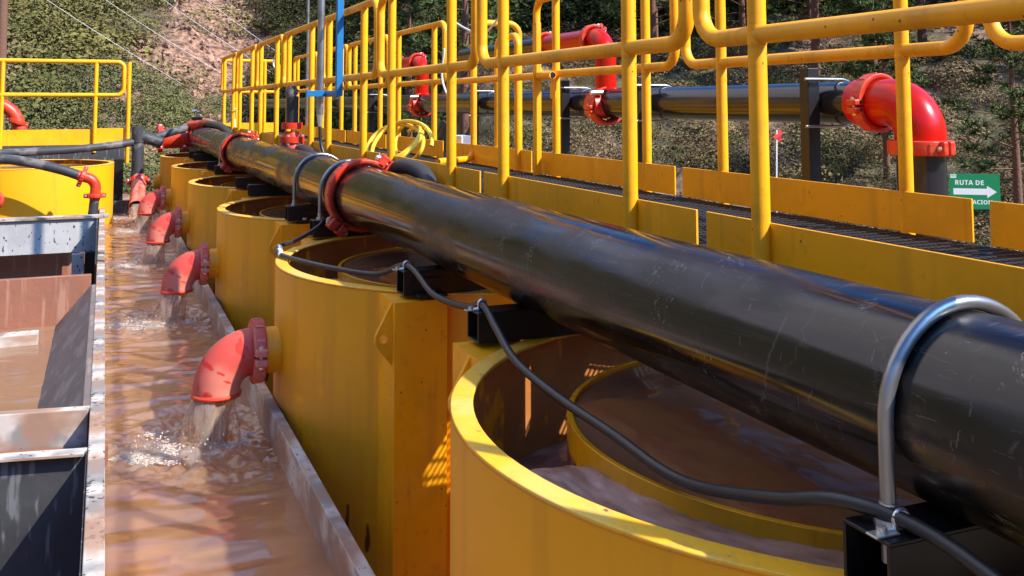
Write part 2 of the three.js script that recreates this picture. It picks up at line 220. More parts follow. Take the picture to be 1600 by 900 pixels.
// ---------------------------------------------------------------- tanks
const TX = 1.667, TR = 0.947, RIM = -0.703, TB = -2.88, tankZ = (k) => -(1.863 + 2.4 * k);
const ord = ['first', 'second', 'third', 'fourth', 'fifth', 'sixth'];
function shellLathe() {
  const b = TB - RIM, g = lathe([[TR, b], [TR, b * 0.5], [TR, -0.004], [TR - 0.003, 0], [TR - 0.052, 0], [TR - 0.054, -0.003], [TR - 0.054, -0.014], [TR - 0.012, -0.015], [TR - 0.012, b * 0.5], [TR - 0.012, b]], 128);
  const p = g.attributes.position, uv = g.attributes.uv; for (let i = 0; i < p.count; i++) uv.setXY(i, Math.atan2(p.getX(i), p.getZ(i)) / (2 * Math.PI), 1 + p.getY(i) / -b * -1 * -1);
  return g;
}
function makeTank() {
  const t = thing('open_top_tank', '', 'tank', [TX, TB, tankZ(0)], 'yellow tanks in a row under the black pipe'); const off = RIM - TB;
  const b = TB - RIM;
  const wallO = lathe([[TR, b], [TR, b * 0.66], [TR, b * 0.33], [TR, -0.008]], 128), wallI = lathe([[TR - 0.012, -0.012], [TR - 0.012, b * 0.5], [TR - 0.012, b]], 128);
  wallO.translate(0, off, 0); wallI.translate(0, off, 0);
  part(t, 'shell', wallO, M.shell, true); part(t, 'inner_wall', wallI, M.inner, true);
  const rim = lathe([[TR - 0.012, -0.010], [TR + 0.0015, -0.010], [TR + 0.0015, -0.003], [TR - 0.002, 0], [TR - 0.050, 0], [TR - 0.053, -0.003], [TR - 0.053, -0.010], [TR - 0.012, -0.010]], 128); rim.translate(0, off, 0);
  { const p = rim.attributes.position, uv = rim.attributes.uv; for (let i = 0; i < p.count; i++) uv.setXY(i, p.getX(i), p.getZ(i)); }
  part(t, 'rim', rim, M.rim, true);
  const weir = lathe([[0.668, -0.55], [0.668, -0.044], [0.666, -0.042], [0.655, -0.042], [0.653, -0.044], [0.653, -0.55]], 96); weir.translate(0, off, 0);
  { const p = weir.attributes.position, uv = weir.attributes.uv; for (let i = 0; i < p.count; i++) uv.setXY(i, Math.atan2(p.getX(i), p.getZ(i)) / (2 * Math.PI) + 0.5, Math.max(0.01, 0.99 + (p.getY(i) - off + 0.042) / 0.30)); }
  part(t, 'overflow_weir', weir, M.weir, true);
  part(t, 'tank_floor', (() => { const g = new THREE.CircleGeometry(TR - 0.02, 48); g.rotateX(-Math.PI / 2); g.translate(0, 0.05, 0); return g; })(), M.mudSteel, true);
  // box columns that carry the beams, each with a lifting lug
  for (const s of [1, -1]) {
    const xs = [0.99 - TX, 1.04 - TX, 1.09 - TX, 1.14 - TX, 1.19 - TX], zo = s > 0 ? 0.875 : 0.905;
    const outline = [[xs[0], -s * zo], ...xs.map(x => [x, -s * Math.sqrt((TR - 0.006) ** 2 - x * x)]), [xs[4], -s * zo]];
    const cg = new THREE.ExtrudeGeometry(new THREE.Shape((s > 0 ? outline : outline.slice().reverse()).map(p => new THREE.Vector2(...p))), { depth: off - 0.012, bevelEnabled: false }); cg.rotateX(-Math.PI / 2);
    const c = part(t, 'column', planarUV(cg), M.yellow, true);
    const lug = plate([[0, 0], [-0.055, -0.105], [-0.061, -0.118], [-0.061, -0.142], [-0.055, -0.155], [0, -0.225]], 0.014, [[-0.032, -0.128, 0.0165]]);
    lug.translate(0.99 - TX, off - 0.016, s > 0 ? 0.835 : -0.765); part(c, 'lifting_lug', lug, M.yellow, true);
  }
  const nz = sweep([V(-TR + 0.03, RIM - 0.35 - TB, 0), V(-TR - 0.075, RIM - 0.35 - TB, 0)], 0.095, 28); part(t, 'outlet_nozzle', nz, M.shell, true);
  return t;
}
const tank0 = makeTank();
tank0.userData.label = 'yellow open-top tank directly below the thick silver U-bolt, first in its row';
for (let k = 1; k < 6; k++) copy(tank0, [TX, TB, tankZ(k)], `yellow open-top tank, ${ord[k]} in the row from the silver U-bolt${k === 5 ? ', under the red end fitting' : k === 1 ? ', black cable on its rim' : ''}`);
{ const o = copy(tank0, [-0.82, TB, -12.55], 'sunlit yellow tank across the trough, below the yellow platform'); delete o.userData.group; }

// water in each tank (inside the weir) and in the ring outside it
function disc(r0, r1, nr, na, amp, sd) {
  const pos = [], col = [], idx = [], uv = [];
  for (let j = 0; j <= nr; j++) for (let i = 0; i <= na; i++) { const r = lerp(r0, r1, j / nr), a = i / na * Math.PI * 2, x = Math.cos(a) * r, z = Math.sin(a) * r;
    const y = amp * ((fbm(x * 9 + 3, z * 9, 3, sd) - 0.5) + 0.35 * (fbm(x * 40, z * 40, 2, sd + 5) - 0.5)); pos.push(x, y, z); uv.push(x, z); const n = fbm(x * 5 + 9, z * 5, 4, sd + 9), c = mix3([0.15, 0.068, 0.034], [0.20, 0.10, 0.058], n); col.push(...c); }
  for (let j = 0; j < nr; j++) for (let i = 0; i < na; i++) { const a = j * (na + 1) + i, b = a + na + 1; idx.push(a, a + 1, b, b, a + 1, b + 1); }
  const g = new THREE.BufferGeometry(); g.setAttribute('position', new THREE.Float32BufferAttribute(pos, 3)); g.setAttribute('color', new THREE.Float32BufferAttribute(col, 3)); g.setAttribute('uv', new THREE.Float32BufferAttribute(uv, 2)); g.setIndex(idx); g.computeVertexNormals(); return g;
}
const poolG = disc(0.001, 0.653, 60, 120, 0.004, 301), ringG = (() => { const g = disc(0.668, 0.934, 48, 360, 0.006, 311), p = g.attributes.position, cl = g.attributes.color; for (let i = 0; i < p.count; i++) { const x = p.getX(i), z = p.getZ(i), q = Math.atan2(z, -x), r = Math.hypot(x, z), e = q > -1.2 ? sm(-0.85, 0.0, q) : sm(2.2, 3.1, -q); p.setY(i, p.getY(i) + 0.255 * e + 0.012 * (fbm(q * 7 + 20, r * 16, 3, 331) - 0.5) + 0.006 * (fbm(q * 22 + 40, r * 60, 2, 333) - 0.5)); const n = fbm(q * 9 + 30, r * 40, 4, 335), c = mix3([0.27, 0.145, 0.10], [0.40, 0.245, 0.19], sm(0.3, 0.7, n)); cl.setXYZ(i, c[0], c[1], c[2]); } g.computeVertexNormals(); return g; })();
for (let k = 0; k < 7; k++) { const x = k < 6 ? TX : -0.82, z = k < 6 ? tankZ(k) : -12.55;
  for (const [g, y, n] of [[poolG, -0.052, 'tank_water'], [ringG, -0.33, 'ring_water']]) { const m = new THREE.Mesh(g, n === 'ring_water' ? M.ring : M.water); m.name = numbered(n); m.position.set(x, RIM + y + H, z); m.receiveShadow = true; scene.add(m); meta(m, n === 'tank_water' ? 'still brown water filling a yellow tank' : 'brown overflow water in the ring of a yellow tank', 'water', 'water in the tanks', 'structure'); } }

// ---------------------------------------------------------------- outlet elbows with clamps
function couplingParts(parent, R, w, ang, mat, boltMat = M.zinc, nrib = 7) {  // axis along local z, bolt pads along +-x turned by ang
  for (const s of [0, 1]) {
    const g = [lathe([[R + 0.002, -w / 2], [R + 0.030, -w / 2], [R + 0.036, -w / 2 + 0.006], [R + 0.036, w / 2 - 0.006], [R + 0.030, w / 2], [R + 0.002, w / 2], [R + 0.002, -w / 2]], 28, s * Math.PI + Math.PI / 2 + 0.04, Math.PI - 0.08)];
    g[0].rotateX(Math.PI / 2); g[0] = g[0].toNonIndexed();
    for (let k = 0; k < nrib; k++) { const a = (s ? Math.PI : 0) + Math.PI * (k + 1) / (nrib + 1); const b = box(-0.006, 0.006, -0.006, 0.006, -w * 0.32, w * 0.32, 0.002); b.translate(0, R + 0.0335, 0); b.rotateZ(a - Math.PI / 2); g.push(b); }
    for (const q of [-1, 1]) { const k = R > 0.13 ? 1 : 0.72, b = box(-0.036 * k, 0.036 * k, 0, 0.045 * k, -w * 0.5, w * 0.5, 0.010); b.translate(q * (R + 0.046 * k), 0.004, 0); if (s) b.rotateZ(Math.PI); g.push(b); }
    for (const gg of g) gg.rotateZ(ang); part(parent, 'clamp_half', g, mat, true);
  }
  const kb = R > 0.13 ? 1 : 0.72, hx = R + 0.05 * kb, hy = 0.049 * kb; for (const q of [-1, 1]) { const g = [cyl(V(q * hx, -hy - 0.016 * kb, 0), V(q * hx, hy + 0.018 * kb, 0), 0.010 * kb, 10), sweep([V(q * hx, hy, 0), V(q * hx, hy + 0.012 * kb, 0)], 0.019 * kb, 6), sweep([V(q * hx, -hy - 0.010 * kb, 0), V(q * hx, -hy, 0)], 0.019 * kb, 6)]; for (const gg of g) gg.rotateZ(ang); part(parent, 'bolt', g, boltMat, true); }
}
const OY = RIM - 0.35, elbowR = 0.097;
function makeElbow(z, label) {
  const t = thing('outlet_elbow', label, 'pipe elbow', [0.47, OY, z], 'muddy red outlet elbows on the tanks');
  const pts = [V(0.16, 0, 0)]; for (let k = 0; k <= 14; k++) { const a = k / 14 * Math.PI / 2; pts.push(V(0.145 - Math.sin(a) * 0.145, -0.145 + Math.cos(a) * 0.145, 0)); }
  pts.push(V(0, -0.152, 0));
  const n = pts.length; part(t, 'elbow_pipe', sweep(pts, (u, k) => k > n - 3 ? elbowR + 0.001 : elbowR, 36, false, false), M.redMud, true);
  part(t, 'bore', sweep(pts, 0.088, 28, false, false), M.mudSteel, true);
  const lip = lathe([[0.088, -0.016], [elbowR + 0.006, -0.016], [elbowR + 0.008, -0.010], [elbowR + 0.008, -0.004], [elbowR + 0.003, 0.001], [elbowR - 0.002, 0.001]], 36); lip.translate(0, -0.152, 0); part(t, 'outlet_lip', lip, M.red, true);
  const c = new THREE.Group(); c.name = 'pipe_clamp'; c.position.set(0.165, 0, 0); c.rotation.y = Math.PI / 2; t.add(c); couplingParts(c, 0.097, 0.052, 0, M.redMud, M.zinc, 5);
  return t;
}
const elbows = [];
for (let k = 1; k < 5; k++) elbows.push(makeElbow(tankZ(k), ['', 'large muddy red elbow pouring into the trough from the tank with the cable', 'red elbow pouring into the trough, second outlet from the big one', 'red elbow pouring into the trough, third outlet from the big one', 'red elbow pouring into the trough beside the flexible pink hose'][k]));

// ---------------------------------------------------------------- beams across the tanks
const BT = -0.613, BB = RIM + 0.0015;
const beamZ = []; for (let k = 0; k < 6; k++) beamZ.push(tankZ(k) + (k ? 0.79 : 0.735), tankZ(k) - 0.855);
beamZ.forEach((z, i) => {
  const x0 = 1.035, x1 = 2.34, w = 0.046, th = 0.006;
  const t = thing('support_beam', `black beam across the ${ord[i >> 1]} tank from the thick silver U-bolt, ${i % 2 ? 'hillward' : 'trough-mouth'} end`, 'beam', [x0, BB, z], 'black beams across the tanks');
  part(t, 'square_tube', [box(x0, x1, BT - th, BT, z - w, z + w, 0.003), box(x0, x1, BB, BB + th, z - w, z + w, 0.003), box(x0, x1, BB + th, BT - th, z + w - th, z + w, 0), box(x0, x1, BB + th, BT - th, z - w, z - w + th, 0)], M.black);
  if (i === 0) return;
  const fz = i % 2 ? z - w : z + w, s = i % 2 ? -1 : 1;
  part(t, 'foot_angle', [box(x0 + 0.04, x0 + 0.15, BB + 0.0005, BB + 0.010, Math.min(fz, fz + s * 0.06), Math.max(fz, fz + s * 0.06), 0.002), box(x0 + 0.04, x0 + 0.15, BB + 0.010, BB + 0.06, Math.min(fz, fz + s * 0.008), Math.max(fz, fz + s * 0.008), 0)], M.black);
  part(t, 'bolt', sweep([V(x0 + 0.095, BB + 0.010, fz + s * 0.034), V(x0 + 0.095, BB + 0.022, fz + s * 0.034)], 0.014, 6), M.zinc);
});

// ---------------------------------------------------------------- main pipe
const PX = 1.24, PY = -0.467, PR = 0.149;
function pipeLen(z0, z1, r, mat, x = PX, y = PY) { // along z with u round, v along
  const g = new THREE.CylinderGeometry(r, r, z1 - z0, 72, Math.ceil((z1 - z0) * 6), true); g.rotateX(Math.PI / 2); const p = g.attributes.position, uv = g.attributes.uv;
  // slight waviness of the extruded plastic
  for (let i = 0; i < p.count; i++) { const a = Math.atan2(p.getY(i), p.getX(i)), z = p.getZ(i); uv.setXY(i, uv.getX(i), (z - z0) / 4.8); const k = 1 + 0.006 * (fbm(a * 1.5 + 7, z * 1.7, 2, 401) - 0.5); p.setX(i, p.getX(i) * k); p.setY(i, p.getY(i) * k); }
  g.computeVertexNormals(); const n = g.attributes.normal; const seg = 73; for (let r0 = 0; r0 < p.count / seg; r0++) { const a = r0 * seg, b = a + seg - 1; const x_ = n.getX(a) + n.getX(b), y_ = n.getY(a) + n.getY(b), z_ = n.getZ(a) + n.getZ(b), l = Math.hypot(x_, y_, z_); n.setXYZ(a, x_ / l, y_ / l, z_ / l); n.setXYZ(b, x_ / l, y_ / l, z_ / l); }
  g.translate(x, y, (z0 + z1) / 2); return g;
}
const joints = [-0.02, -4.86, -9.66, -14.2];
const pipeLabels = ['scratched black plastic pipe section under the silver U-bolt, nearest the big red clamp', 'black plastic pipe section between the two red clamps', 'black plastic pipe section running up to the red end fitting'];
for (let i = 0; i < 3; i++) single('main_pipe', pipeLen(joints[i + 1] + 0.004, i ? joints[i] - 0.004 : 1.6, PR, M.pipe), M.pipe, [PX, PY, joints[i + 1]], pipeLabels[i], 'pipe', 'sections of the thick black pipe');
for (const [z, l] of [[-4.86, 'red ribbed pipe clamp on the thick black pipe above the second tank'], [-9.66, 'red pipe clamp on the thick black pipe above the fourth tank']]) {
  const t = thing('pipe_coupling', l, 'pipe clamp', [PX, PY, z], 'red clamps on the thick black pipe'); couplingParts(t, PR, 0.085, Math.PI * 0.25 + 0.1, M.red, M.zinc, 9);
}
// U-bolts
function uBolt(z, label, r, mat) {
  const t = thing('u_bolt', label, 'U-bolt', [PX, BT, z], 'U-bolts over the thick black pipe'), R = PR + r + 0.001, pts = [V(PX - R, BT - 0.05, z)];
  pts.push(V(PX - R, PY - 0.05, z)); for (let k = 0; k <= 24; k++) { const a = Math.PI - k / 24 * Math.PI; pts.push(V(PX + Math.cos(a) * R, PY + Math.sin(a) * R, z)); } pts.push(V(PX + R, PY - 0.05, z), V(PX + R, BT - 0.05, z));
  part(t, 'bent_rod', sweep(pts, r, 14), mat);
  for (const s of [-1, 1]) { const g = []; for (let k = 0; k < 6; k++) g.push(sweep([V(PX + s * R, BT + 0.006 + k * 0.005, z), V(PX + s * R, BT + 0.0085 + k * 0.005, z)], r + 0.0018, 14)); part(t, 'thread', g, M.zinc); part(t, 'nut', sweep([V(PX + s * R, BT - 0.001, z), V(PX + s * R, BT + 0.012, z)], r * 1.9, 6), M.zinc); }
}
uBolt(beamZ[0] - 0.0, 'thick bright silver U-bolt over the wide black pipe above the first tank', 0.0115, M.galv);
uBolt(beamZ[3] + 0.0, 'silver U-bolt beside the big red ribbed pipe clamp', 0.0105, M.galv);
uBolt(beamZ[4], 'thin silver U-bolt on the third tank beam, midway between two other U-bolts', 0.0095, M.galv);
uBolt(beamZ[7], 'small silver U-bolt beside the farther red pipe clamp', 0.0095, M.galv);
// end fitting of the pipe
{ const t = thing('end_fitting', 'red elbow fitting closing the far end of the thick black pipe', 'pipe fitting', [PX, PY, -14.2]);
  part(t, 'reducer', sweep([V(PX, PY, -14.1), V(PX, PY, -14.42)], 0.165, 28), M.red);
  part(t, 'side_branch', sweep([V(PX, PY, -14.3), V(PX - 0.52, PY - 0.03, -14.3)], (u) => u < 0.3 ? 0.15 : 0.135, 28), M.red);
  for (const x of [PX - 0.18, PX - 0.5]) { const c = new THREE.Group(); c.name = 'pipe_clamp'; t.add(c); c.position.set(x - PX, -0.015, -0.1); c.rotation.y = Math.PI / 2; couplingParts(c, 0.135, 0.07, 0.9, M.red, M.zinc, 5); }
  part(t, 'top_valve', [cyl(V(PX - 0.02, PY + 0.15, -14.2), V(PX - 0.02, PY + 0.24, -14.2), 0.05, 14), cyl(V(PX - 0.02, PY + 0.24, -14.2), V(PX - 0.02, PY + 0.28, -14.2), 0.075, 14)], M.black);
  part(t, 'valve_handle', sweep(spline([V(PX - 0.02, PY + 0.28, -14.2), V(PX - 0.02, PY + 0.36, -14.2), V(PX - 0.09, PY + 0.36, -14.2)], 10), 0.02, 8), M.galv);
}

// ---------------------------------------------------------------- walkway: channels, grating, rails
const FX = 1.52, BX = 2.4225, GY = -0.415, TOPY = 0.627, MIDY = 0.173, WEND = -14.35, WSTART = 1.2;
for (const [x, l] of [[FX + 0.035, 'yellow steel channel under the walkway edge beside the thick black pipe'], [BX - 0.075, 'yellow steel channel under the walkway edge away from the thick black pipe']]) {
  const t = thing('walkway_channel', l, 'steel channel', [x, BT, -6.9]);
  part(t, 'web', box(x, x + 0.008, BT + 0.012, GY - 0.036, WEND, WSTART, 0), M.yellow);
  part(t, 'flange', box(x - 0.001, x + 0.045, BT + 0.002, BT + 0.0115, WEND, WSTART, 0.002), M.yellow); part(t, 'flange', box(x - 0.001, x + 0.045, GY - 0.0355, GY - 0.027, WEND, WSTART, 0.002), M.yellow);
}
M.grate = std({ color: new THREE.Color().setRGB(0.035, 0.034, 0.034), roughness: 0.45, metalness: 0.2 });
{ // bar grating, one metre panels
  const px0 = FX + 0.045, px1 = BX - 0.022, L = 1.2; let n = 0; const g = [];
  const nb = Math.round((px1 - px0) / 0.021); for (let k = 0; k <= nb; k++) { const x = lerp(px0, px1, k / nb); g.push(box(x - 0.0024, x + 0.0024, -0.006, 0, -L + 0.004, -0.004, 0)); }
  for (let z = 0.03; z < L; z += 0.048) { const b = box(px0, px1, -0.0065, 0.0015, -z - 0.003, -z + 0.003, 0); g.push(b); } for (let z = 0.006; z < L; z += L - 0.012) g.push(box(px0, px1, -0.027, -0.0066, -z - 0.004, -z + 0.004, 0));
  const geo = mergeGeometries(g);
  for (let z = WSTART; z > WEND + 0.2; z -= L) { const m = new THREE.Mesh(geo, M.grate); m.name = numbered('grating_panel'); m.position.set(0, GY + H, z); m.castShadow = m.receiveShadow = true; scene.add(m); meta(m, 'dark steel bar grating panel lying between the walkway toe boards', 'grating', 'grating panels of the walkway'); }
}
function railPanel(x, zA, zB, sideX, label, group, posts, rad = 0.0235, ht = TOPY) { // zA nearer (larger) to zB; toe board on sideX
  const t = thing('handrail_panel', label, 'handrail', [x, GY, zA], group), z0 = zA - rad, z1 = zB + rad;
  part(t, 'rail_loop', sweep(arcPath([V(x, MIDY, z0), V(x, ht, z0), V(x, ht, z1), V(x, MIDY, z1)], 0.085, true, 7), rad, 14, true), M.yellow);
  for (const z of posts) { const p = part(t, 'post', cyl(V(x, GY - 0.06, z), V(x, ht, z), rad, 16), M.yellow); part(p, 'weld', sweep([V(x, MIDY - rad * 1.06, z), V(x, MIDY + rad * 1.06, z)], (u) => rad * 1.05, 14), M.yellow); }
  part(t, 'toe_board', box(sideX > 0 ? x + 0.012 : x - 0.020, sideX > 0 ? x + 0.020 : x - 0.012, GY + (sideX > 0 ? -0.075 : 0.004), GY + (sideX > 0 ? 0.122 : 0.133), zB + 0.012, zA - 0.012, 0.002), M.yellow);
  return t;
}
const fb = []; for (let k = -1; k < 7; k++) fb.push(-2.261 - 1.658 * k);
fb.forEach((zA, i) => { const zB = zA - 1.658; const tail = i === 0 ? 'nearest the evacuation sign' : i === 1 ? 'second from the evacuation sign' : i === 2 ? 'beside the red pipe clamp' : i === 3 ? 'beside the yellow hose coil' : i === 4 ? 'behind the blue strut' : i === 5 ? 'behind the red flanged riser' : i === 6 ? 'second from the walkway far end' : 'at the walkway far end';
  railPanel(FX, zA - 0.012, zB + 0.012, 1, `yellow pipe-side handrail panel, ${tail}`, 'handrails on the pipe side of the walkway', [zA - 0.36, zB + 0.277]); });
const bb = []; for (let k = -1; k < 7; k++) bb.push(-2.111 - 1.605 * k);
bb.forEach((zA, i) => { const zB = zA - 1.605; if (i === 3) return; railPanel(BX, zA - 0.02, zB + 0.02, -1, `yellow hill-side handrail panel, ${['past the evacuation sign', 'in front of the glossy red elbow', 'in front of the red branch elbow', '', 'in front of the black pipe posts', 'behind the yellow hose coil', 'behind the blue strut', 'at the walkway far end'][i]}`, 'handrails on the hill side of the walkway', [zA - 0.30, zB + 0.31], 0.0225); });
{ // across the far end
  const z = WEND + 0.06, t = thing('handrail_panel', 'yellow handrail panel closing the far end of the walkway, set crosswise', 'handrail', [FX, GY, z], 'crosswise handrails');
  part(t, 'rail_loop', sweep(arcPath([V(FX + 0.05, MIDY, z), V(FX + 0.05, TOPY, z), V(BX - 0.05, TOPY, z), V(BX - 0.05, MIDY, z)], 0.085, true, 7), 0.024, 12, true), M.yellow);
  for (const x of [FX + 0.25, BX - 0.25]) part(t, 'post', cyl(V(x, GY - 0.06, z), V(x, TOPY, z), 0.024, 12), M.yellow);
  part(t, 'toe_board', box(FX + 0.04, BX - 0.04, GY, GY + 0.14, z - 0.03, z - 0.022, 0.002), M.yellow);
}
{ // access gap in the hill-side rail: flat stiles, short loops and landing rails
  const t = thing('access_gate', 'yellow access gate with flat stile and open tube end in the hill-side handrail', 'gate', [BX, GY, -5.2]);
  part(t, 'flat_stile', box(BX - 0.09, BX - 0.04, GY - 0.02, 0.48, -5.14, -5.128, 0.002), M.yellow);
  part(t, 'tube_bar', [sweep([V(BX - 0.06, 0.163, -4.93), V(BX - 0.06, 0.163, -6.6)], 0.022, 14)], M.yellow);
  part(t, 'hinge_plate', box(BX - 0.045, BX - 0.037, 0.03, 0.13, -5.0, -4.93, 0.002), M.yellow);
  part(t, 'tube_end', (() => { const g = new THREE.CircleGeometry(0.017, 18); g.rotateY(-0.3); g.translate(BX - 0.062, 0.163, -4.926); return g; })(), M.black);
  const l1 = thing('landing_rail', 'short yellow looped rail leading off the walkway beside the access gate', 'handrail', [BX, GY, -5.75]);
  part(l1, 'rail_loop', sweep(arcPath([V(BX - 0.02, GY - 0.05, -5.52), V(BX - 0.02, 0.43, -5.52), V(BX + 0.02, 0.43, -5.95), V(BX + 0.02, GY - 0.05, -5.95)], 0.07, false, 6), 0.023, 12), M.yellow);
  const l2 = thing('landing_rail', 'tall yellow post pair with a bent foot beyond the access gate', 'handrail', [BX, GY, -6.9]);
  part(l2, 'rail_loop', sweep(arcPath([V(BX - 0.35, GY + 0.03, -6.1), V(BX, GY + 0.03, -6.35), V(BX, TOPY - 0.05, -6.35), V(BX + 0.35, TOPY - 0.05, -6.35), V(BX + 0.35, GY - 0.05, -6.35)], 0.08, false, 6), 0.023, 12), M.yellow);
  const p = thing('kick_plate', 'yellow kick board across the access gap of the walkway', 'kick board', [BX, GY, -6.1]);
  part(p, 'board', box(BX - 0.012, BX - 0.004, GY, GY + 0.13, -6.9, -5.34, 0.002), M.yellow);
}

// ---------------------------------------------------------------- trough, its water and splashes
const WY = -1.40, LX = 0.035, RX = 0.675, LTOP = -1.2, RTOP = -1.27, TZ0 = 0.5, TZ1 = -13.4;
{ const t = thing('trough', 'long steel trough of flowing brown water beside the tanks', 'trough', [0.35, -1.75, -6.5]);
  part(t, 'right_wall', [box(RX, RX + 0.042, -1.75, RTOP, TZ1, TZ0, 0.004)], M.chipped);
  part(t, 'left_wall', [box(LX - 0.055, LX, -1.75, LTOP, TZ1, TZ0, 0.004)], M.chipped);
  part(t, 'trough_floor', box(LX - 0.05, RX + 0.04, -1.80, -1.7505, TZ1, TZ0, 0), M.mudSteel); part(t, 'silt_bed', box(LX + 0.001, RX - 0.001, -1.75, -1.57, TZ1, TZ0, 0), M.silt);
  part(t, 'end_wall', box(LX, RX, -1.75, LTOP - 0.05, TZ1 - 0.05, TZ1, 0.004), M.darkSteel);
  for (const z of [-2, -5.5, -9, -12.5]) part(t, 'leg', box(0.2, 0.3, -2.9, -1.8005, z - 0.05, z + 0.05, 0.004), M.darkSteel);
}
const outfalls = []; for (let k = 1; k < 5; k++) outfalls.push([0.46, tankZ(k) + 0.0, 0.09]); outfalls.push([0.40, -12.75, 0.08]);
{ const nx = 72, z0 = -1.2, z1 = TZ1 + 0.0, nz = 980, pos = [], col = [], idx = [], uv = [];
  for (let j = 0; j <= nz; j++) { const z = lerp(z0, z1, j / nz);
    for (let i = 0; i <= nx; i++) { const x = lerp(LX + 0.0005, RX - 0.0005, i / nx); let y = 0, foam = 0;
      const wx = x + 0.10 * fbm(x * 3, z * 3, 2, 501);
      y += 0.023 * (fbm(wx * 2.6 + 2, z * 8.0 + 4, 2, 503) - 0.5) + 0.004 * (fbm(x * 10, z * 26, 2, 505) - 0.5) * sm(-2.9, -5.5, z) * 1.3;
      for (const [ox, oz] of outfalls) { const dx = x - ox, dz = z - oz - 0.02, d = Math.hypot(dx * 0.9, dz * 0.8); if (d < 0.8) { const k = sm(0.55, 0.05, d); y += k * 0.085 * (fbm(x * 17, z * 17, 4, 507) - 0.5) + 0.012 * sm(0.8, 0.1, d) * Math.sin(d * 46) * 0.35; const nn = fbm(x * 26, z * 16, 4, 509), dl = Math.hypot((x - ox + 0.16) / 0.34, (dz - 0.04) / 0.24); foam = Math.max(foam, sm(0.42, 0.62, nn + 0.45 * sm(1.0, 0.1, dl) - 0.15) * sm(1.15, 0.5, dl)); } }
      pos.push(x, WY + y + H, z); uv.push(x, z); const n = fbm(x * 4 + 9, z * 3, 4, 511); let c = mix3([0.80, 0.48, 0.25], [0.64, 0.36, 0.18], sm(0.3, 0.7, 0.5 * n + 0.5 * fbm(x * 5 + 3, z * 16, 4, 513))); c = mix3(c, [0.72, 0.62, 0.55], foam * 0.85); col.push(...c); } }
  for (let j = 0; j < nz; j++) for (let i = 0; i < nx; i++) { const a = j * (nx + 1) + i, b = a + nx + 1; idx.push(a, a + 1, b, b, a + 1, b + 1); }
  const g = new THREE.BufferGeometry(); g.setAttribute('position', new THREE.Float32BufferAttribute(pos, 3)); g.setAttribute('color', new THREE.Float32BufferAttribute(col, 3)); g.setAttribute('uv', new THREE.Float32BufferAttribute(uv, 2)); g.setIndex(idx); g.computeVertexNormals();
  const m = new THREE.Mesh(g, M.flow); m.name = 'water'; m.receiveShadow = true; scene.add(m); meta(m, 'rippling reddish-brown water in the long trough', 'water', null, 'structure');
}
// falling water below each outlet, and thrown drops
const dropG = new THREE.IcosahedronGeometry(1, 1);
function jet(x, y, z, r, dx, dz, label) {
  const g = []; const n = 40;
  { const na = 40, nh = 22, pos = [], idx = [], uv = []; for (let j = 0; j <= nh; j++) for (let i = 0; i <= na; i++) { const u = j / nh, a = (i % na) / na * 6.2832, q = r * (0.98 + 0.25 * u) * (0.82 + 0.42 * fbm(a * 2.2 + 10 + x * 7, u * 2.2 + z, 3, 541) + 0.22 * (fbm(a * 8 + 30, u * 3 + z, 2, 543) - 0.5)); pos.push(x + Math.cos(a) * q + dx * u, lerp(y + 0.03, WY - 0.01, 0.5 * u + 0.5 * u * u), z + Math.sin(a) * q + dz * u); uv.push(a, u); }
    for (let j = 0; j < nh; j++) for (let i = 0; i < na; i++) { const a = j * (na + 1) + i, b = a + na + 1; idx.push(a, a + 1, b, b, a + 1, b + 1); } const m = new THREE.BufferGeometry(); m.setAttribute('position', new THREE.Float32BufferAttribute(pos, 3)); m.setAttribute('uv', new THREE.Float32BufferAttribute(uv, 2)); m.setIndex(idx); m.computeVertexNormals(); g.push(m.toNonIndexed()); }
  for (let k = 0; k < n; k++) { const a = rnd() * 6.283, q = Math.sqrt(rnd()) * r, sx = x + Math.cos(a) * q, sz = z + Math.sin(a) * q, ex = sx + dx * rr(0.3, 1.4) + rr(-0.05, 0.05), ez = sz + dz * rr(0.3, 1.4) + rr(-0.05, 0.05), rad = 0.0009 + 0.0038 * Math.pow(rnd(), 2.5), ph = rnd() * 6;
    const pts = []; for (let i = 0; i <= 9; i++) { const u = i / 9; pts.push(V(lerp(sx, ex, u) + 0.006 * Math.sin(ph + u * 9), lerp(y + 0.02, WY - 0.005, u * u * 0.5 + u * 0.5), lerp(sz, ez, u) + 0.006 * Math.cos(ph + u * 8))); }
    g.push(sweep(pts, (u, i) => rad * (0.55 + 0.75 * Math.abs(Math.sin(ph + i * 1.7)) + 0.3 * u), 6)); }
  single('water_jet', g, M.jet, [x, WY, z], label, 'water jet', 'streams falling from the outlets');
}
const jetLabels = ['muddy water pouring from the large elbow', 'muddy water pouring from the second elbow after the large one', 'muddy water pouring from the third elbow after the large one', 'muddy water pouring from the elbow beside the pink hose', 'muddy water pouring from the pink flexible hose end'];
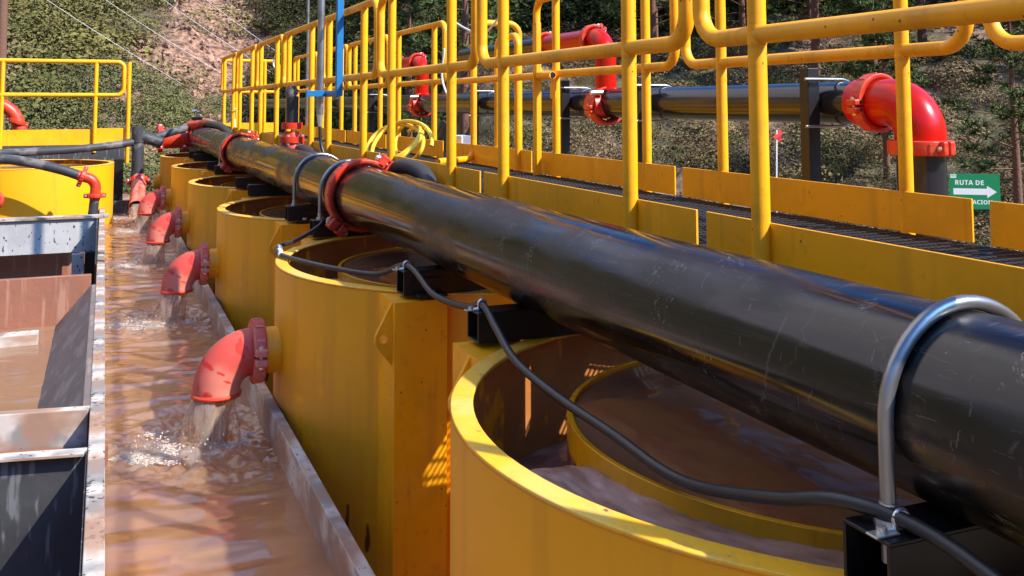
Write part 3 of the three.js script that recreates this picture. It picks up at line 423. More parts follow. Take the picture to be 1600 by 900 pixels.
outfalls.forEach(([x, z], i) => {
  if (i < 4) jet(0.47, OY - 0.16, z, 0.075, -0.05, 0.02, jetLabels[i]); else jet(0.40, -1.26, z, 0.06, -0.02, 0.05, jetLabels[i]);
  const N = i === 0 ? 4200 : 2200, im = new THREE.InstancedMesh(dropG, M.foam, N), o = new THREE.Object3D();
  for (let k = 0; k < N; k++) { if (k > N * 0.16) { let fx = 0, fz = 0; for (let q = 0; q < 12; q++) { const a = rnd() * 6.283, d = Math.sqrt(rnd()); fx = x - 0.13 + Math.cos(a) * d * 0.29; fz = z + 0.04 + Math.sin(a) * d * 0.21; if (fbm(fx * 14, fz * 30, 3, 531) > 0.52 + 0.12 * d) break; } if (fx < LX + 0.01 || fx > RX - 0.01) fx = x; const s = 0.0009 + 0.0034 * Math.pow(rnd(), 3); o.position.set(fx - x, 0.002 + 0.016 * rnd() * rnd(), fz - z); o.scale.set(s * rr(1, 2.4), s * 0.5, s * rr(0.7, 1.2)); o.rotation.set(0, rr(-0.4, 0.4), 0); o.updateMatrix(); im.setMatrixAt(k, o.matrix); continue; } const a = rnd() * 6.283, d = Math.pow(rnd(), 0.7) * 0.30, hgt = Math.pow(rnd(), 2.2) * 0.11 * (1 - d / 0.34); o.position.set(Math.min(RX - 0.01, Math.max(LX + 0.02, x - 0.08 + Math.cos(a) * d * 0.95)) - x, hgt + 0.003, Math.sin(a) * d * 0.8 + 0.03); const s = 0.0009 + Math.pow(rnd(), 4) * 0.0035; o.scale.set(s, s * rr(0.6, 1.8), s); o.rotation.set(rnd() * 3, rnd() * 3, 0); o.updateMatrix(); im.setMatrixAt(k, o.matrix); }
  im.name = numbered('splash'); im.position.set(x, WY + H, z); im.castShadow = true; scene.add(im); meta(im, 'white drops of splashing water below a trough outlet', 'splash', 'splashes in the trough', 'stuff');
});

const skew = (g, x, z, a = -0.17) => { g.translate(-x, 0, -z); g.rotateY(a); g.translate(x, 0, z); return g; };
// ---------------------------------------------------------------- basins left of the trough
{ const t = thing('steel_basin', 'black steel basin with worn white rim beside the trough', 'basin', [-0.6, -2.1, -3.0]), x1 = -0.022, x0 = -1.2, z1 = -1.0, z0 = -3.715;
  part(t, 'far_wall', skew(box(x0, x1, -2.1, LTOP - 0.008, z0, z0 + 0.01, 0), x1, z0), M.darkSteel);
  part(t, 'rim', skew(box(x0, x1 - 0.002, LTOP - 0.0075, LTOP + 0.003, z0 - 0.012, z0 + 0.052, 0.002), x1, z0), M.chipped);
  part(t, 'floor', box(x0, x1, -2.12, -2.1005, z0, z1, 0), M.darkSteel);
  part(t, 'right_liner', box(x1 - 0.004, x1 - 0.0005, -2.1, LTOP - 0.009, z0 + 0.0105, z1, 0), M.darkSteel);
  part(t, 'sludge', box(x0, x1 - 0.005, -1.95, -1.93, z0 + 0.011, z1, 0), M.mudSteel);
  part(t, 'left_wall', box(x0 - 0.01, x0, -2.1, LTOP, z0, z1, 0), M.darkSteel); part(t, 'near_wall', box(x0, x1, -2.1, LTOP, z1, z1 + 0.01, 0), M.darkSteel);
}
single('gutter_floor', skew(box(-1.4, -0.026, -1.5, -1.335, -4.17, -3.732, 0), -0.022, -3.715), M.mudSteel, [-0.5, -1.5, -4], 'narrow muddy gutter between the black basin and the flooded basin', 'gutter');
{ const t = thing('flooded_basin', 'basin of brown water with a sloping grey side beside the trough', 'basin', [-0.7, -1.9, -5.6]), x1 = -0.022, x0 = -1.5;
  part(t, 'near_wall', skew(box(x0, x1 - 0.002, -1.9, LTOP + 0.002, -4.235, -4.185, 0.006), x1, -4.19), M.chipped);
  const sl = plate([[x1, LTOP + 0.0], [x1, LTOP - 0.03], [-0.33, -1.60], [-0.36, -1.575], [-0.045, LTOP + 0.0]], 2.76); sl.translate(0, 0, -5.62); part(t, 'sloping_side', sl, M.plank);
  part(t, 'far_wall', box(x0, -0.05, -1.9, -1.135, -7.06, -7.01, 0.004), M.mudSteel);
  part(t, 'cross_block', box(x0, -0.335, -1.455, -1.385, -6.62, -6.5, 0.006), M.chipped);
  part(t, 'floor', box(x0, x1, -1.95, -1.9005, -7.06, -4.185, 0), M.mudSteel);
}
{ const nx = 60, nz = 130, pos = [], col = [], idx = [], uv = []; for (let j = 0; j <= nz; j++) for (let i = 0; i <= nx; i++) { const x = lerp(-1.5, -0.2, i / nx), z = lerp(-4.236, -7.009, j / nz); pos.push(x, -1.45 + 0.010 * (fbm(x * 5, z * 11, 3, 521) - 0.5) + H, z); uv.push(x, z); col.push(...mix3([0.27, 0.145, 0.085], [0.22, 0.12, 0.07], fbm(x * 3, z * 3, 3, 523))); }
  for (let j = 0; j < nz; j++) for (let i = 0; i < nx; i++) { const a = j * (nx + 1) + i, b = a + nx + 1; idx.push(a, a + 1, b, b, a + 1, b + 1); }
  const g = new THREE.BufferGeometry(); g.setAttribute('position', new THREE.Float32BufferAttribute(pos, 3)); g.setAttribute('color', new THREE.Float32BufferAttribute(col, 3)); g.setAttribute('uv', new THREE.Float32BufferAttribute(uv, 2)); g.setIndex(idx); g.computeVertexNormals(); const m = new THREE.Mesh(g, M.water); m.name = numbered('water'); m.receiveShadow = true; scene.add(m); meta(m, 'brown water standing in the flooded basin', 'water', null, 'structure'); }
{ const t = thing('feed_hopper', 'grey steel hopper plate with a top flange at the end of the basins', 'hopper', [-0.7, -1.9, -8.6]), x1 = -0.03, x0 = -1.8;
  part(t, 'plate', box(x0, x1, -1.205, -0.935, -8.62, -8.60, 0.002), M.steel);
  part(t, 'top_flange', box(x0, x1 + 0.09, -0.9345, -0.912, -8.68, -8.575, 0.003), M.chipped);
  part(t, 'side_plate', box(x1 - 0.004, x1 + 0.006, -1.205, -0.935, -8.5995, -7.9, 0.001), M.darkSteel);
  part(t, 'back_plate', box(x0, x1, -1.9, -1.205, -8.95, -8.93, 0), M.mudSteel);
  part(t, 'post', box(-0.21, -0.12, -1.9, -1.206, -8.56, -8.48, 0.004), M.steel);
  part(t, 'bracket', box(-0.115, -0.04, -1.9, -1.206, -8.62, -8.55, 0.004), M.black);
}

// ---------------------------------------------------------------- far platform on the left with its pipework
{ const z = -13.9, k = 13.9 / 12.5, top = 0.507 * k, mid = 0.105 * k, toe = -0.305 * k, dk = -0.49 * k;
  const t = thing('handrail_panel', 'sunlit yellow handrail panel of the platform across the trough, set crosswise', 'handrail', [-0.3, dk, z], 'crosswise handrails');
  part(t, 'rail_loop', sweep(arcPath([V(-2.6, mid, z), V(-2.6, top, z), V(0.235, top, z), V(0.235, mid, z)], 0.09, true, 7), 0.028, 12, true), M.yellow);
  for (const x of [-1.24, -0.115]) part(t, 'post', cyl(V(x, dk - 0.1, z), V(x, top, z), 0.026, 14), M.yellow);
  part(t, 'post', cyl(V(0.30, dk - 0.25, z), V(0.30, top, z), 0.026, 14), M.yellow);
  part(t, 'toe_board', box(-2.6, -0.17, dk, toe, z - 0.04, z - 0.03, 0.002), M.yellow); part(t, 'toe_board', box(-0.165, 0.26, dk + 0.0, toe + 0.012, z - 0.04, z - 0.03, 0.002), M.yellow);
  const p = thing('platform', 'dark beam deck carrying the yellow handrail across the trough', 'platform', [-1.1, dk, z - 0.4]);
  part(p, 'beam', box(-2.6, 0.26, dk - 0.20, dk - 0.005, z - 0.06, z - 0.0, 0.003), M.darkSteel); part(p, 'deck', box(-2.6, 0.26, dk - 0.05, dk - 0.001, z - 1.0, z - 0.061, 0), M.grate);
  part(p, 'column', box(0.14, 0.26, -2.9, dk - 0.201, z - 0.12, z, 0.004), M.black); part(p, 'column', box(-2.5, -2.38, -2.9, dk - 0.201, z - 0.12, z, 0.004), M.black);
}
{ const t = thing('standpipe', 'dark vertical pipe ending in a clamped pink flexible outlet over the trough', 'pipe', [0.42, -1.3, -13.2]);
  part(t, 'vertical_pipe', sweep(arcPath([V(0.72, -0.52, -13.4), V(0.42, -0.40, -13.4), V(0.42, -1.0, -13.4)], 0.12, false, 8), 0.075, 18), M.hose);
  part(t, 'upper_stub', cyl(V(0.42, -0.5, -13.4), V(0.42, -0.30, -13.4), 0.085, 18), M.hose);
  part(t, 'flexible_outlet', sweep(spline([V(0.44, -0.98, -13.35), V(0.43, -1.1, -13.1), V(0.40, -1.27, -12.72)], 34), (u, k) => 0.088 + (k % 4 === 0 ? 0.006 : 0), 22, false, false), M.redMud);
  const c = new THREE.Group(); c.name = 'pipe_clamp'; t.add(c); c.position.set(0.02, 0.30, -0.12); c.rotation.x = Math.PI / 2 - 0.5; couplingParts(c, 0.09, 0.06, 0, M.red, M.zinc, 5);
}
{ const t = thing('feed_hose', 'grey rubber hose arching to a red clamped elbow on the sunlit tank', 'hose', [-0.1, -1.0, -11.2]);
  part(t, 'hose', sweep(spline([V(-2.6, -0.52, -11.4), V(-1.3, -0.545, -11.3), V(-0.8, -0.60, -11.25), V(-0.4, -0.70, -11.2), V(-0.2, -0.775, -11.2)], 50), 0.052, 14), M.hose);
  part(t, 'red_elbow', sweep(arcPath([V(-0.24, -0.76, -11.2), V(-0.06, -0.82, -11.2), V(-0.07, -1.02, -11.2)], 0.11, false, 8), 0.055, 16), M.red);
  part(t, 'drop_pipe', cyl(V(-0.07, -1.0, -11.2), V(-0.11, -1.5, -11.2), 0.05, 14), M.hose);
  for (const [x, y, rz] of [[-0.2, -0.775, 1.2], [-0.07, -0.98, 0]]) { const c = new THREE.Group(); c.name = 'pipe_clamp'; t.add(c); c.position.set(x + 0.1, y + 1.0, 0); c.rotation.set(Math.PI / 2, rz, 0); couplingParts(c, 0.054, 0.045, 0, M.red, M.zinc, 3); }
}
{ const t = thing('supply_hose', 'long grey hose slung from the platform to the red end fitting of the pipe', 'hose', [0, -0.55, -13]);
  part(t, 'hose', sweep(spline([V(-2.8, -0.60, -13.0), V(-1.2, -0.60, -13.1), V(-0.2, -0.56, -13.2), V(0.4, -0.49, -13.4), V(0.9, -0.37, -13.7), V(1.16, -0.30, -14.0)], 60), 0.05, 14), M.hose);
  part(t, 'red_joint', sweep([V(1.1, -0.30, -13.9), V(1.3, -0.27, -13.6)], 0.06, 14), M.red);
  part(t, 'hose_tail', sweep(spline([V(1.3, -0.27, -13.6), V(1.42, -0.30, -13.0), V(1.47, -0.40, -12.2)], 16), 0.05, 12), M.rubber);
}
{ const t = thing('riser_elbow', 'red bent riser pipe behind the platform handrail', 'pipe elbow', [-1.2, -0.4, -15]); part(t, 'elbow_pipe', sweep(arcPath([V(-1.7, 0.0, -15), V(-1.22, 0.0, -15), V(-1.02, -0.55, -15)], 0.22, false, 9), 0.09, 16), M.red); const c = new THREE.Group(); c.name = 'pipe_clamp'; t.add(c); c.position.set(0.07, 0.15, 0); c.rotation.set(Math.PI / 2 - 0.0, -0.35, 0); couplingParts(c, 0.09, 0.06, 0, M.red, M.zinc, 3); }
{ const t = thing('tank_outlet', 'pink mud-coated elbow on the sunlit yellow tank', 'pipe elbow', [-1.42, -1.1, -11.3]); part(t, 'elbow_pipe', sweep(arcPath([V(-1.05, -1.02, -11.5), V(-1.2, -1.02, -11.2), V(-1.2, -1.4, -11.1)], 0.15, false, 8), 0.10, 18), M.redMud); }

// ---------------------------------------------------------------- pipe line on the hill side
const RPX = 3.65, RPY = 0.006, RPR = 0.112;
single('return_pipe', pipeLen(-26, -3.93, RPR, M.pipe2, RPX, RPY), M.pipe2, [RPX, RPY, -3.93], 'glossy black pipe beyond the walkway ending in the glossy red elbow', 'pipe');
{ const t = thing('red_elbow', 'glossy red elbow turning the far black pipe downward, behind a yellow post', 'pipe elbow', [RPX, RPY, -3.9]); const b = 0.165, zc = -3.70, pts = [V(RPX, RPY, -3.93), V(RPX, RPY, zc)];
  for (let k = 1; k <= 14; k++) { const a = k / 14 * Math.PI / 2; pts.push(V(RPX, RPY - b + Math.cos(a) * b, zc + Math.sin(a) * b)); } pts.push(V(RPX, RPY - b - 0.06, zc + b));
  part(t, 'elbow_pipe', sweep(pts, 0.118, 36, false, false), M.redGloss);
  const c1 = new THREE.Group(); c1.name = 'pipe_clamp'; c1.position.set(0, 0, 0.09); t.add(c1); couplingParts(c1, 0.114, 0.07, 0.12, M.red, M.zinc, 5);
  const c2 = new THREE.Group(); c2.name = 'pipe_clamp'; c2.position.set(0, -b - 0.05, zc + b + 3.9); c2.rotation.set(Math.PI / 2, 0, 0); t.add(c2); couplingParts(c2, 0.114, 0.07, Math.PI / 2, M.red, M.zinc, 5);
  part(t, 'drop_pipe', cyl(V(RPX, RPY - b - 0.06, zc + b), V(RPX, -2.9, zc + b), RPR, 24), M.pipe2);
}
const supportZ = [-4.125, -5.87, -7.08, -9.14, -13.2, -16.0];
supportZ.forEach((z, i) => { const x = RPX - 0.165, t = thing('pipe_post', `black post holding the far pipe, ${ord[i]} from the glossy red elbow`, 'post', [x, -2.9, z], 'black posts of the far pipe');
  part(t, 'column', box(x - 0.03, x + 0.045, -2.9, 0.19, z - 0.035, z + 0.035, 0.004), M.black);
  const R = RPR + 0.012, pts = [V(x - 0.07, RPY + R, z + 0.06), V(RPX, RPY + R, z + 0.06)]; for (let k = 1; k <= 16; k++) { const a = Math.PI / 2 - k / 16 * Math.PI; pts.push(V(RPX + Math.cos(a) * R, RPY + Math.sin(a) * R, z + 0.06)); } pts.push(V(x - 0.07, RPY - R, z + 0.06));
  part(t, 'u_bolt', sweep(pts, 0.008, 10), M.galv);
});
for (const [z, l] of [[-6.62, 'red branch riser bending over above the far pipe, behind the access gate'], [-11.3, 'red branch riser above the far pipe, behind the yellow hose coil']]) {
  const t = thing('branch_riser', l, 'pipe fitting', [RPX, RPY, z], 'red branch risers on the far pipe');
  part(t, 'riser', sweep(arcPath([V(RPX - 0.02, RPY, z), V(RPX - 0.02, 0.52, z), V(RPX - 0.02, 0.52, z - 1.15)], 0.17, false, 10), 0.083, 24), M.redGloss);
  part(t, 'branch_pipe', sweep([V(RPX - 0.02, 0.52, z - 1.15), V(RPX - 0.02, 0.52, z - 3.2)], 0.08, 20), M.pipe2);
  for (const [y, dz, rx] of [[0.51, -0.20, 0], [0.51, -1.1, 0]]) { const c = new THREE.Group(); c.name = 'pipe_clamp'; c.position.set(-0.02, y, dz); c.rotation.x = rx; t.add(c); couplingParts(c, 0.085, 0.055, 0.9, M.red, M.zinc, 4); }
  const c = new THREE.Group(); c.name = 'branch_clamp'; c.position.set(-0.03, -0.02, 0.02); t.add(c); couplingParts(c, 0.115, 0.11, 0.2, M.red, M.zinc, 5);
  part(t, 'saddle', sweep([V(RPX - 0.16, RPY - 0.02, z), V(RPX - 0.02, RPY - 0.02, z)], 0.10, 26), M.red);
  part(t, 'saddle_bolt', cyl(V(RPX - 0.2, RPY + 0.08, z + 0.09), V(RPX - 0.1, RPY + 0.08, z + 0.09), 0.02, 8), M.zinc);
}

// ---------------------------------------------------------------- conduit, strut, valve riser, hoses on the walkway side
{ const t = thing('conduit', 'grey galvanised conduit standing beside the blue strut', 'conduit', [1.42, -0.2, -6.78]);
  part(t, 'tube', cyl(V(1.42, -0.075, -6.78), V(1.42, 2.2, -6.78), 0.026, 14), M.galv); part(t, 'gland', sweep([V(1.42, -0.16, -6.78), V(1.42, -0.07, -6.78)], (u) => 0.014 + 0.01 * u, 12), M.zinc);
  part(t, 'cable', sweep(spline([V(1.42, -0.16, -6.78), V(1.43, -0.28, -6.78), V(1.45, -0.38, -6.74)], 14), 0.012, 8), M.rubber);
}
{ const t = thing('strut', 'bright blue painted strut with a crossarm in front of the handrail', 'strut', [1.45, 0, -6.33]); part(t, 'upright', box(1.43, 1.473, 0.05, 2.2, -6.35, -6.307, 0.002), M.blue); part(t, 'crossarm', box(1.30, 1.455, 0.05, 0.092, -6.70, -6.66, 0.002), M.blue); part(t, 'brace', sweep([V(1.45, 0.07, -6.68), V(1.45, 0.07, -6.33)], 0.022, 8), M.blue); part(t, 'clip', sweep(spline([V(1.385, 0.07, -6.78), V(1.42, 0.07, -6.745), V(1.455, 0.07, -6.78), V(1.42, 0.07, -6.815)], 16, true), 0.006, 6, true), M.white); }
{ const t = thing('thin_conduit', 'thin grey conduit behind the handrail, slimmer than the one by the blue strut', 'conduit', [2.62, 0, -10.9]); part(t, 'tube', cyl(V(2.66, -0.44, -13.6), V(2.66, 2.6, -13.6), 0.02, 10), M.galv); part(t, 'collar', cyl(V(2.66, 0.26, -13.6), V(2.66, 0.36, -13.6), 0.035, 10), M.blue); }
{ const z = -7.75, t = thing('valve_riser', 'red flanged valve with a dark upright pipe beside the thick black pipe', 'valve', [1.42, -0.45, z]);
  part(t, 'valve_body', sweep([V(1.40, -0.45, z), V(1.40, -0.22, z)], (u) => 0.115 - 0.055 * u, 18), M.red); part(t, 'flange', sweep([V(1.40, -0.31, z), V(1.40, -0.26, z)], 0.10, 12), M.red); part(t, 'flange', sweep([V(1.40, -0.20, z), V(1.40, -0.15, z)], 0.085, 12), M.red);
  part(t, 'upright_pipe', cyl(V(1.40, -0.15, z), V(1.40, 0.06, z), 0.05, 14), M.rubber); part(t, 'wrapped_top', sweep([V(1.40, 0.06, z), V(1.385, 0.09, z), V(1.40, 0.11, z), V(1.39, 0.14, z)], (u, k) => [0.054, 0.047, 0.05, 0.03][k], 10), M.hose);
  for (let k = 0; k < 6; k++) { const a = k / 6 * 6.283; part(t, 'bolt', sweep([V(1.40 + Math.cos(a) * 0.085, -0.33, z + Math.sin(a) * 0.085), V(1.40 + Math.cos(a) * 0.085, -0.245, z + Math.sin(a) * 0.085)], 0.013, 6), M.zinc); }
  part(t, 'hose', sweep(spline([V(1.45, -0.36, z + 0.05), V(1.50, -0.40, z + 0.4), V(1.50, -0.52, z + 0.8)], 16), 0.05, 12), M.hose);
}
single('corrugated_hose', sweep(spline([V(1.38, -0.40, -5.0), V(1.42, -0.325, -4.8), V(1.45, -0.325, -4.6), V(1.455, -0.37, -4.42), V(1.455, -0.50, -4.3)], 60), (u, k) => 0.037 + (k % 2 ? 0.003 : 0), 14), M.hose, [1.45, -0.4, -4.6], 'dark ribbed hose curving behind the red ribbed pipe clamp', 'hose');
M.yhose = std({ color: new THREE.Color().setRGB(0.80, 0.52, 0.03), roughness: 0.45 });
{ const pts = []; for (let k = 0; k <= 170; k++) { const a = k / 170 * Math.PI * 2 * 3.4, q = 1 + 0.18 * Math.sin(k * 0.11); pts.push(V(1.86 + 0.12 * Math.cos(a * 0.5 + 1) + 0.10 * Math.sin(a), GY + 0.15 + 0.125 * q * Math.sin(a), -6.2 + 0.42 * q * Math.cos(a + 0.3) + 0.1 * Math.sin(k * 0.05))); } for (const p of pts) p.y = Math.max(p.y, GY + 0.018); single('yellow_hose', sweep(pts, 0.014, 10), M.yhose, [1.86, GY, -6.2], 'coil of thin yellow hose lying on the walkway grating', 'hose'); }
single('white_cabinet', box(2.45, 2.53, GY - 0.03, -0.235, -6.86, -6.68, 0.01), M.white, [2.49, GY, -6.77], 'small white cabinet behind the handrail by the black posts', 'cabinet');
for (const [p, l] of [[[V(BX, 0.60, -5.8), V(BX - 0.02, 0.48, -6.1), V(BX, 0.53, -6.45), V(BX + 0.01, 0.62, -6.8)], 'loose white wire looped over the hill-side handrail'], [[V(BX - 0.03, 0.42, -6.9), V(BX - 0.03, 0.2, -6.95), V(BX - 0.02, 0.0, -6.78)], 'short white wire hanging down a yellow post'], [[V(BX, 0.05, -6.75), V(BX - 0.03, -0.08, -6.8), V(BX - 0.02, -0.20, -6.74)], 'white wire dangling above the white cabinet'], [[V(FX + 0.02, -0.06, -12.5), V(FX + 0.04, -0.2, -12.7), V(FX + 0.02, -0.31, -12.5)], 'pale wire on a post near the walkway far end'], [[V(FX + 0.03, 0.5, -9.5), V(FX + 0.02, 0.4, -9.6), V(FX + 0.03, 0.29, -9.3)], 'pale wire looped below the top rail of the pipe-side handrail']]) single('wire', sweep(spline(p, 20), 0.008, 6), M.white, [p[0].x, p[0].y, p[0].z], l, 'wire');

// ---------------------------------------------------------------- black cable along the tanks
{ const t = thing('cable', 'thin black cable draped from beam to beam over the first two tanks', 'cable', [1.0, RIM, -2.2]);
  const U = (x, y, z) => V(x, y, z), B1 = beamZ[0], B2 = beamZ[1], B3 = beamZ[2], B4 = beamZ[3];
  const pts = [U(1.12, BT - 0.10, -0.55), U(1.10, BT - 0.03, -0.85), U(1.085, BT + 0.016, -1.08), U(1.045, BT + 0.018, -1.19), U(1.03, BT - 0.025, -1.32), U(1.035, RIM - 0.01, -1.62), U(1.02, RIM + 0.005, -1.85), U(1.00, RIM + 0.022, -2.08), U(1.00, RIM + 0.045, -2.32), U(1.03, BT - 0.01, -2.52), U(1.065, BT + 0.014, B2), U(1.07, BT - 0.018, -2.85), U(1.06, BT - 0.035, -3.15), U(1.06, BT + 0.014, B3), U(1.02, RIM + 0.03, -3.75), U(0.91, RIM + 0.014, -4.05), U(0.82, RIM + 0.013, -4.30), U(0.765, RIM + 0.014, -4.52), U(0.80, RIM + 0.014, -4.74), U(0.92, RIM + 0.02, -4.90), U(1.05, BT - 0.02, -5.0), U(1.09, BT - 0.0, -5.08)];
  const pp = spline(pts, 240); part(t, 'cable_run', sweep(pp, (u, k) => 0.0105 + (k % 2 ? 0.0006 : 0), 10), M.rubber);
  for (const [x, z] of [[1.082, B1 + 0.02], [1.065, B2], [1.06, B3]]) { const q = []; for (let k = 0; k <= 12; k++) { const a = k / 12 * Math.PI; q.push(V(x + Math.cos(a) * 0.0125, BT + 0.016 + Math.sin(a) * 0.0125, z)); } q.push(V(x - 0.0125, BT + 0.003, z), V(x - 0.04, BT + 0.003, z)); const cl = part(t, 'cable_clip', [sweep(q, 0.0045, 8), box(x - 0.055, x - 0.012, BT + 0.0005, BT + 0.0035, z - 0.011, z + 0.011, 0.001)], M.zinc); part(cl, 'bolt', sweep([V(x - 0.036, BT + 0.0035, z), V(x - 0.036, BT + 0.012, z)], 0.008, 6), M.zinc); }
  for (const z of [-4.50, -4.60, -4.72]) part(t, 'tape', sweep([V(0.768 + (z + 4.5) * -0.15, RIM + 0.0145, z + 0.02), V(0.768 + (z + 4.5) * -0.15, RIM + 0.0145, z - 0.02)], 0.0125, 8), M.white);
}

// ---------------------------------------------------------------- sign, flag, pole, wires
{ const cv = document.createElement('canvas'); cv.width = 512; cv.height = 384; const c = cv.getContext('2d'); c.fillStyle = '#0c8a53'; c.fillRect(0, 0, 512, 384); c.fillStyle = '#e9efe9'; c.fillRect(14, 8, 60, 40); c.fillStyle = '#0c8a53'; for (let i = 0; i < 4; i++) c.fillRect(22 + i * 13, 16, 6, 18);
  c.fillStyle = '#eef2ee'; c.font = 'bold 74px sans-serif'; c.textAlign = 'center'; c.fillText('RUTA DE', 205, 122); c.font = 'bold 64px sans-serif'; c.fillText('EVACUACION', 230, 330, 420);
  c.beginPath(); c.moveTo(40, 160); c.lineTo(380, 160); c.lineTo(380, 128); c.lineTo(478, 194); c.lineTo(380, 262); c.lineTo(380, 228); c.lineTo(40, 228); c.closePath(); c.fill();
  const tx = new THREE.CanvasTexture(cv); tx.colorSpace = THREE.SRGBColorSpace;
  const t = thing('evacuation_sign', 'green evacuation route sign with a white arrow, on two posts', 'sign', [6.96, -2.0, -6.17]);
  const w = 0.40, h = 0.30; const P = new THREE.PlaneGeometry(w, h), board = new THREE.Group(); board.name = 'board'; board.position.set(0, 1.25, 0); board.rotation.y = -0.62; t.add(board);
  part(board, 'face', (() => { P.translate(0, 0, 0.0065); return P; })(), std({ map: tx, roughness: 0.5 }), true); part(board, 'back', box(-w / 2, w / 2, -h / 2, h / 2, -0.006, 0.006, 0.002), std({ color: new THREE.Color().setRGB(0.01, 0.22, 0.10), roughness: 0.5 }), true);
  for (const s of [-0.06, 0.11]) part(t, 'post', (() => { const g = cyl(V(s, -1.2, 0), V(s, 1.2, 0), 0.014, 10); g.translate(0, 0, -0.03 + s * 0.84); return g; })(), M.galv, true);
}
{ const t = thing('marker_flag', 'small red flag on a thin stake on the bank', 'flag', [7.1, -1.9, -9.05]); const y0 = terrainH(7.1, -9.05); t.position.y = y0 + H; part(t, 'stake', cyl(V(0, -0.2, 0), V(0.08, -0.42 - y0 + 0.12, 0), 0.009, 6), M.white, true); const f = new THREE.PlaneGeometry(0.11, 0.13, 6, 6), p = f.attributes.position; for (let i = 0; i < p.count; i++) { const u = p.getX(i) / 0.11 + 0.5; p.setY(i, p.getY(i) * (1.1 - 0.7 * u)); p.setZ(i, 0.02 * Math.sin(u * 5)); } f.computeVertexNormals(); f.rotateZ(-0.9); f.translate(0.11, -0.42 - y0 + 0.04, 0); part(t, 'cloth', f, std({ color: new THREE.Color().setRGB(0.5, 0.03, 0.03), roughness: 0.9, side: THREE.DoubleSide }), true); }
M.wood = std({ color: new THREE.Color().setRGB(0.16, 0.075, 0.045), roughness: 0.9, bumpMap: texFine, bumpScale: 0.01 });
{ const x = -2.42, z = -27; single('utility_pole', sweep([V(x, -3, z), V(x - 0.05, 3, z), V(x - 0.08, 9, z)], (u) => 0.13 - 0.03 * u, 14), M.wood, [x, -2.9, z], 'brown wooden utility pole behind the platform handrail', 'utility pole');
  [[-0.095, 0.03, 44], [-0.04, 0.085, 45], [0.02, 0.135, 46], [0.065, 0.17, 47]].forEach(([t0, t1, r]) => { const q = (t, e) => V(Math.sin(t) * r, e * r, -Math.cos(t) * r), a = q(t0 - 0.03, 0.148), b = q(t1 + 0.04, 0.02), m = a.clone().lerp(b, 0.5); m.y -= 0.15; single('overhead_wire', sweep(spline([a, m, b], 12), 0.0085, 5), M.white, [a.x, a.y, a.z], 'thin pale overhead wire slanting across the left hillside', 'wire', 'overhead wires on the hillside'); }); }

// ---------------------------------------------------------------- vegetation
function leafClump(n, flat, size, sd, lo = 0) {   // many small folded leaf faces through a squashed ball
  seed = sd; const pos = [], nor = [], col = [];
  for (let k = 0; k < n; k++) { const d = V(rr(-1, 1), rr(-1, 1), rr(-1, 1)); if (d.length() > 1) { k--; continue; } const L = d.length(); d.setLength(Math.pow(L, 0.45)); const lump = 0.75 + 0.5 * vnoise(d.x * 2.2 + 9, d.y * 2.2 + d.z * 1.7, sd); d.multiplyScalar(lump); d.y *= flat; d.y += lo;
    const out = d.clone().normalize(), a = V(rr(-1, 1), rr(-1, 1), rr(-1, 1)).normalize(), b = out.clone().add(V(rr(-1, 1), rr(-0.4, 1), rr(-1, 1)).multiplyScalar(0.9)).normalize(), u = a.clone().cross(b).normalize(), v = u.clone().cross(b).normalize(), s = size * rr(0.6, 1.4), q = 0.5;
    const A = d.clone().addScaledVector(u, -s * q), B = d.clone().addScaledVector(u, s * q), C = d.clone().addScaledVector(v, s), D = d.clone().addScaledVector(v, -s * 0.9), nn = b; const c = rr(0.75, 1.25);
    for (const p of [A, C, B, B, D, A]) { pos.push(p.x, p.y, p.z); nor.push(nn.x, nn.y, nn.z); col.push(c, c, c); } }
  const g = new THREE.BufferGeometry(); g.setAttribute('position', new THREE.Float32BufferAttribute(pos, 3)); g.setAttribute('normal', new THREE.Float32BufferAttribute(nor, 3)); g.setAttribute('color', new THREE.Float32BufferAttribute(col, 3)); g.setAttribute('uv', new THREE.Float32BufferAttribute(new Float32Array(pos.length / 3 * 2), 2)); return g;
}
M.leaf = phy({ vertexColors: true, color: 0xffffff, roughness: 0.9, specularIntensity: 0.25, side: THREE.DoubleSide });
const clumps = [leafClump(820, 0.62, 0.056, 601, 0.3), leafClump(820, 0.7, 0.052, 602, 0.35), leafClump(640, 0.5, 0.062, 603, 0.25)];
function scatter(name, label, gi, N, spot, s0, s1, palette) {
  const im = new THREE.InstancedMesh(clumps[gi], M.leaf, N), o = new THREE.Object3D(), c = new THREE.Color(); let k = 0, tries = 0;
  while (k < N && tries < N * 30) { tries++; const p = spot(); if (!p) continue; const y = terrainH(p[0], p[1]); o.position.set(p[0], y + H - 0.05, p[1]); const s = rr(s0, s1) * (p[2] || 1); o.scale.set(s * rr(0.8, 1.3), s * rr(0.7, 1.15), s * rr(0.8, 1.3)); o.rotation.set(rr(-0.15, 0.15), rnd() * 6.28, rr(-0.15, 0.15)); o.updateMatrix(); im.setMatrixAt(k, o.matrix); const q = palette[Math.floor(rnd() * palette.length)], v = rr(0.75, 1.25); c.setRGB(q[0] * v, q[1] * v, q[2] * v); im.setColorAt(k, c); k++; }
  im.count = k; im.name = name; im.castShadow = im.receiveShadow = true; scene.add(im); meta(im, label, 'shrubs', null, 'stuff');
}
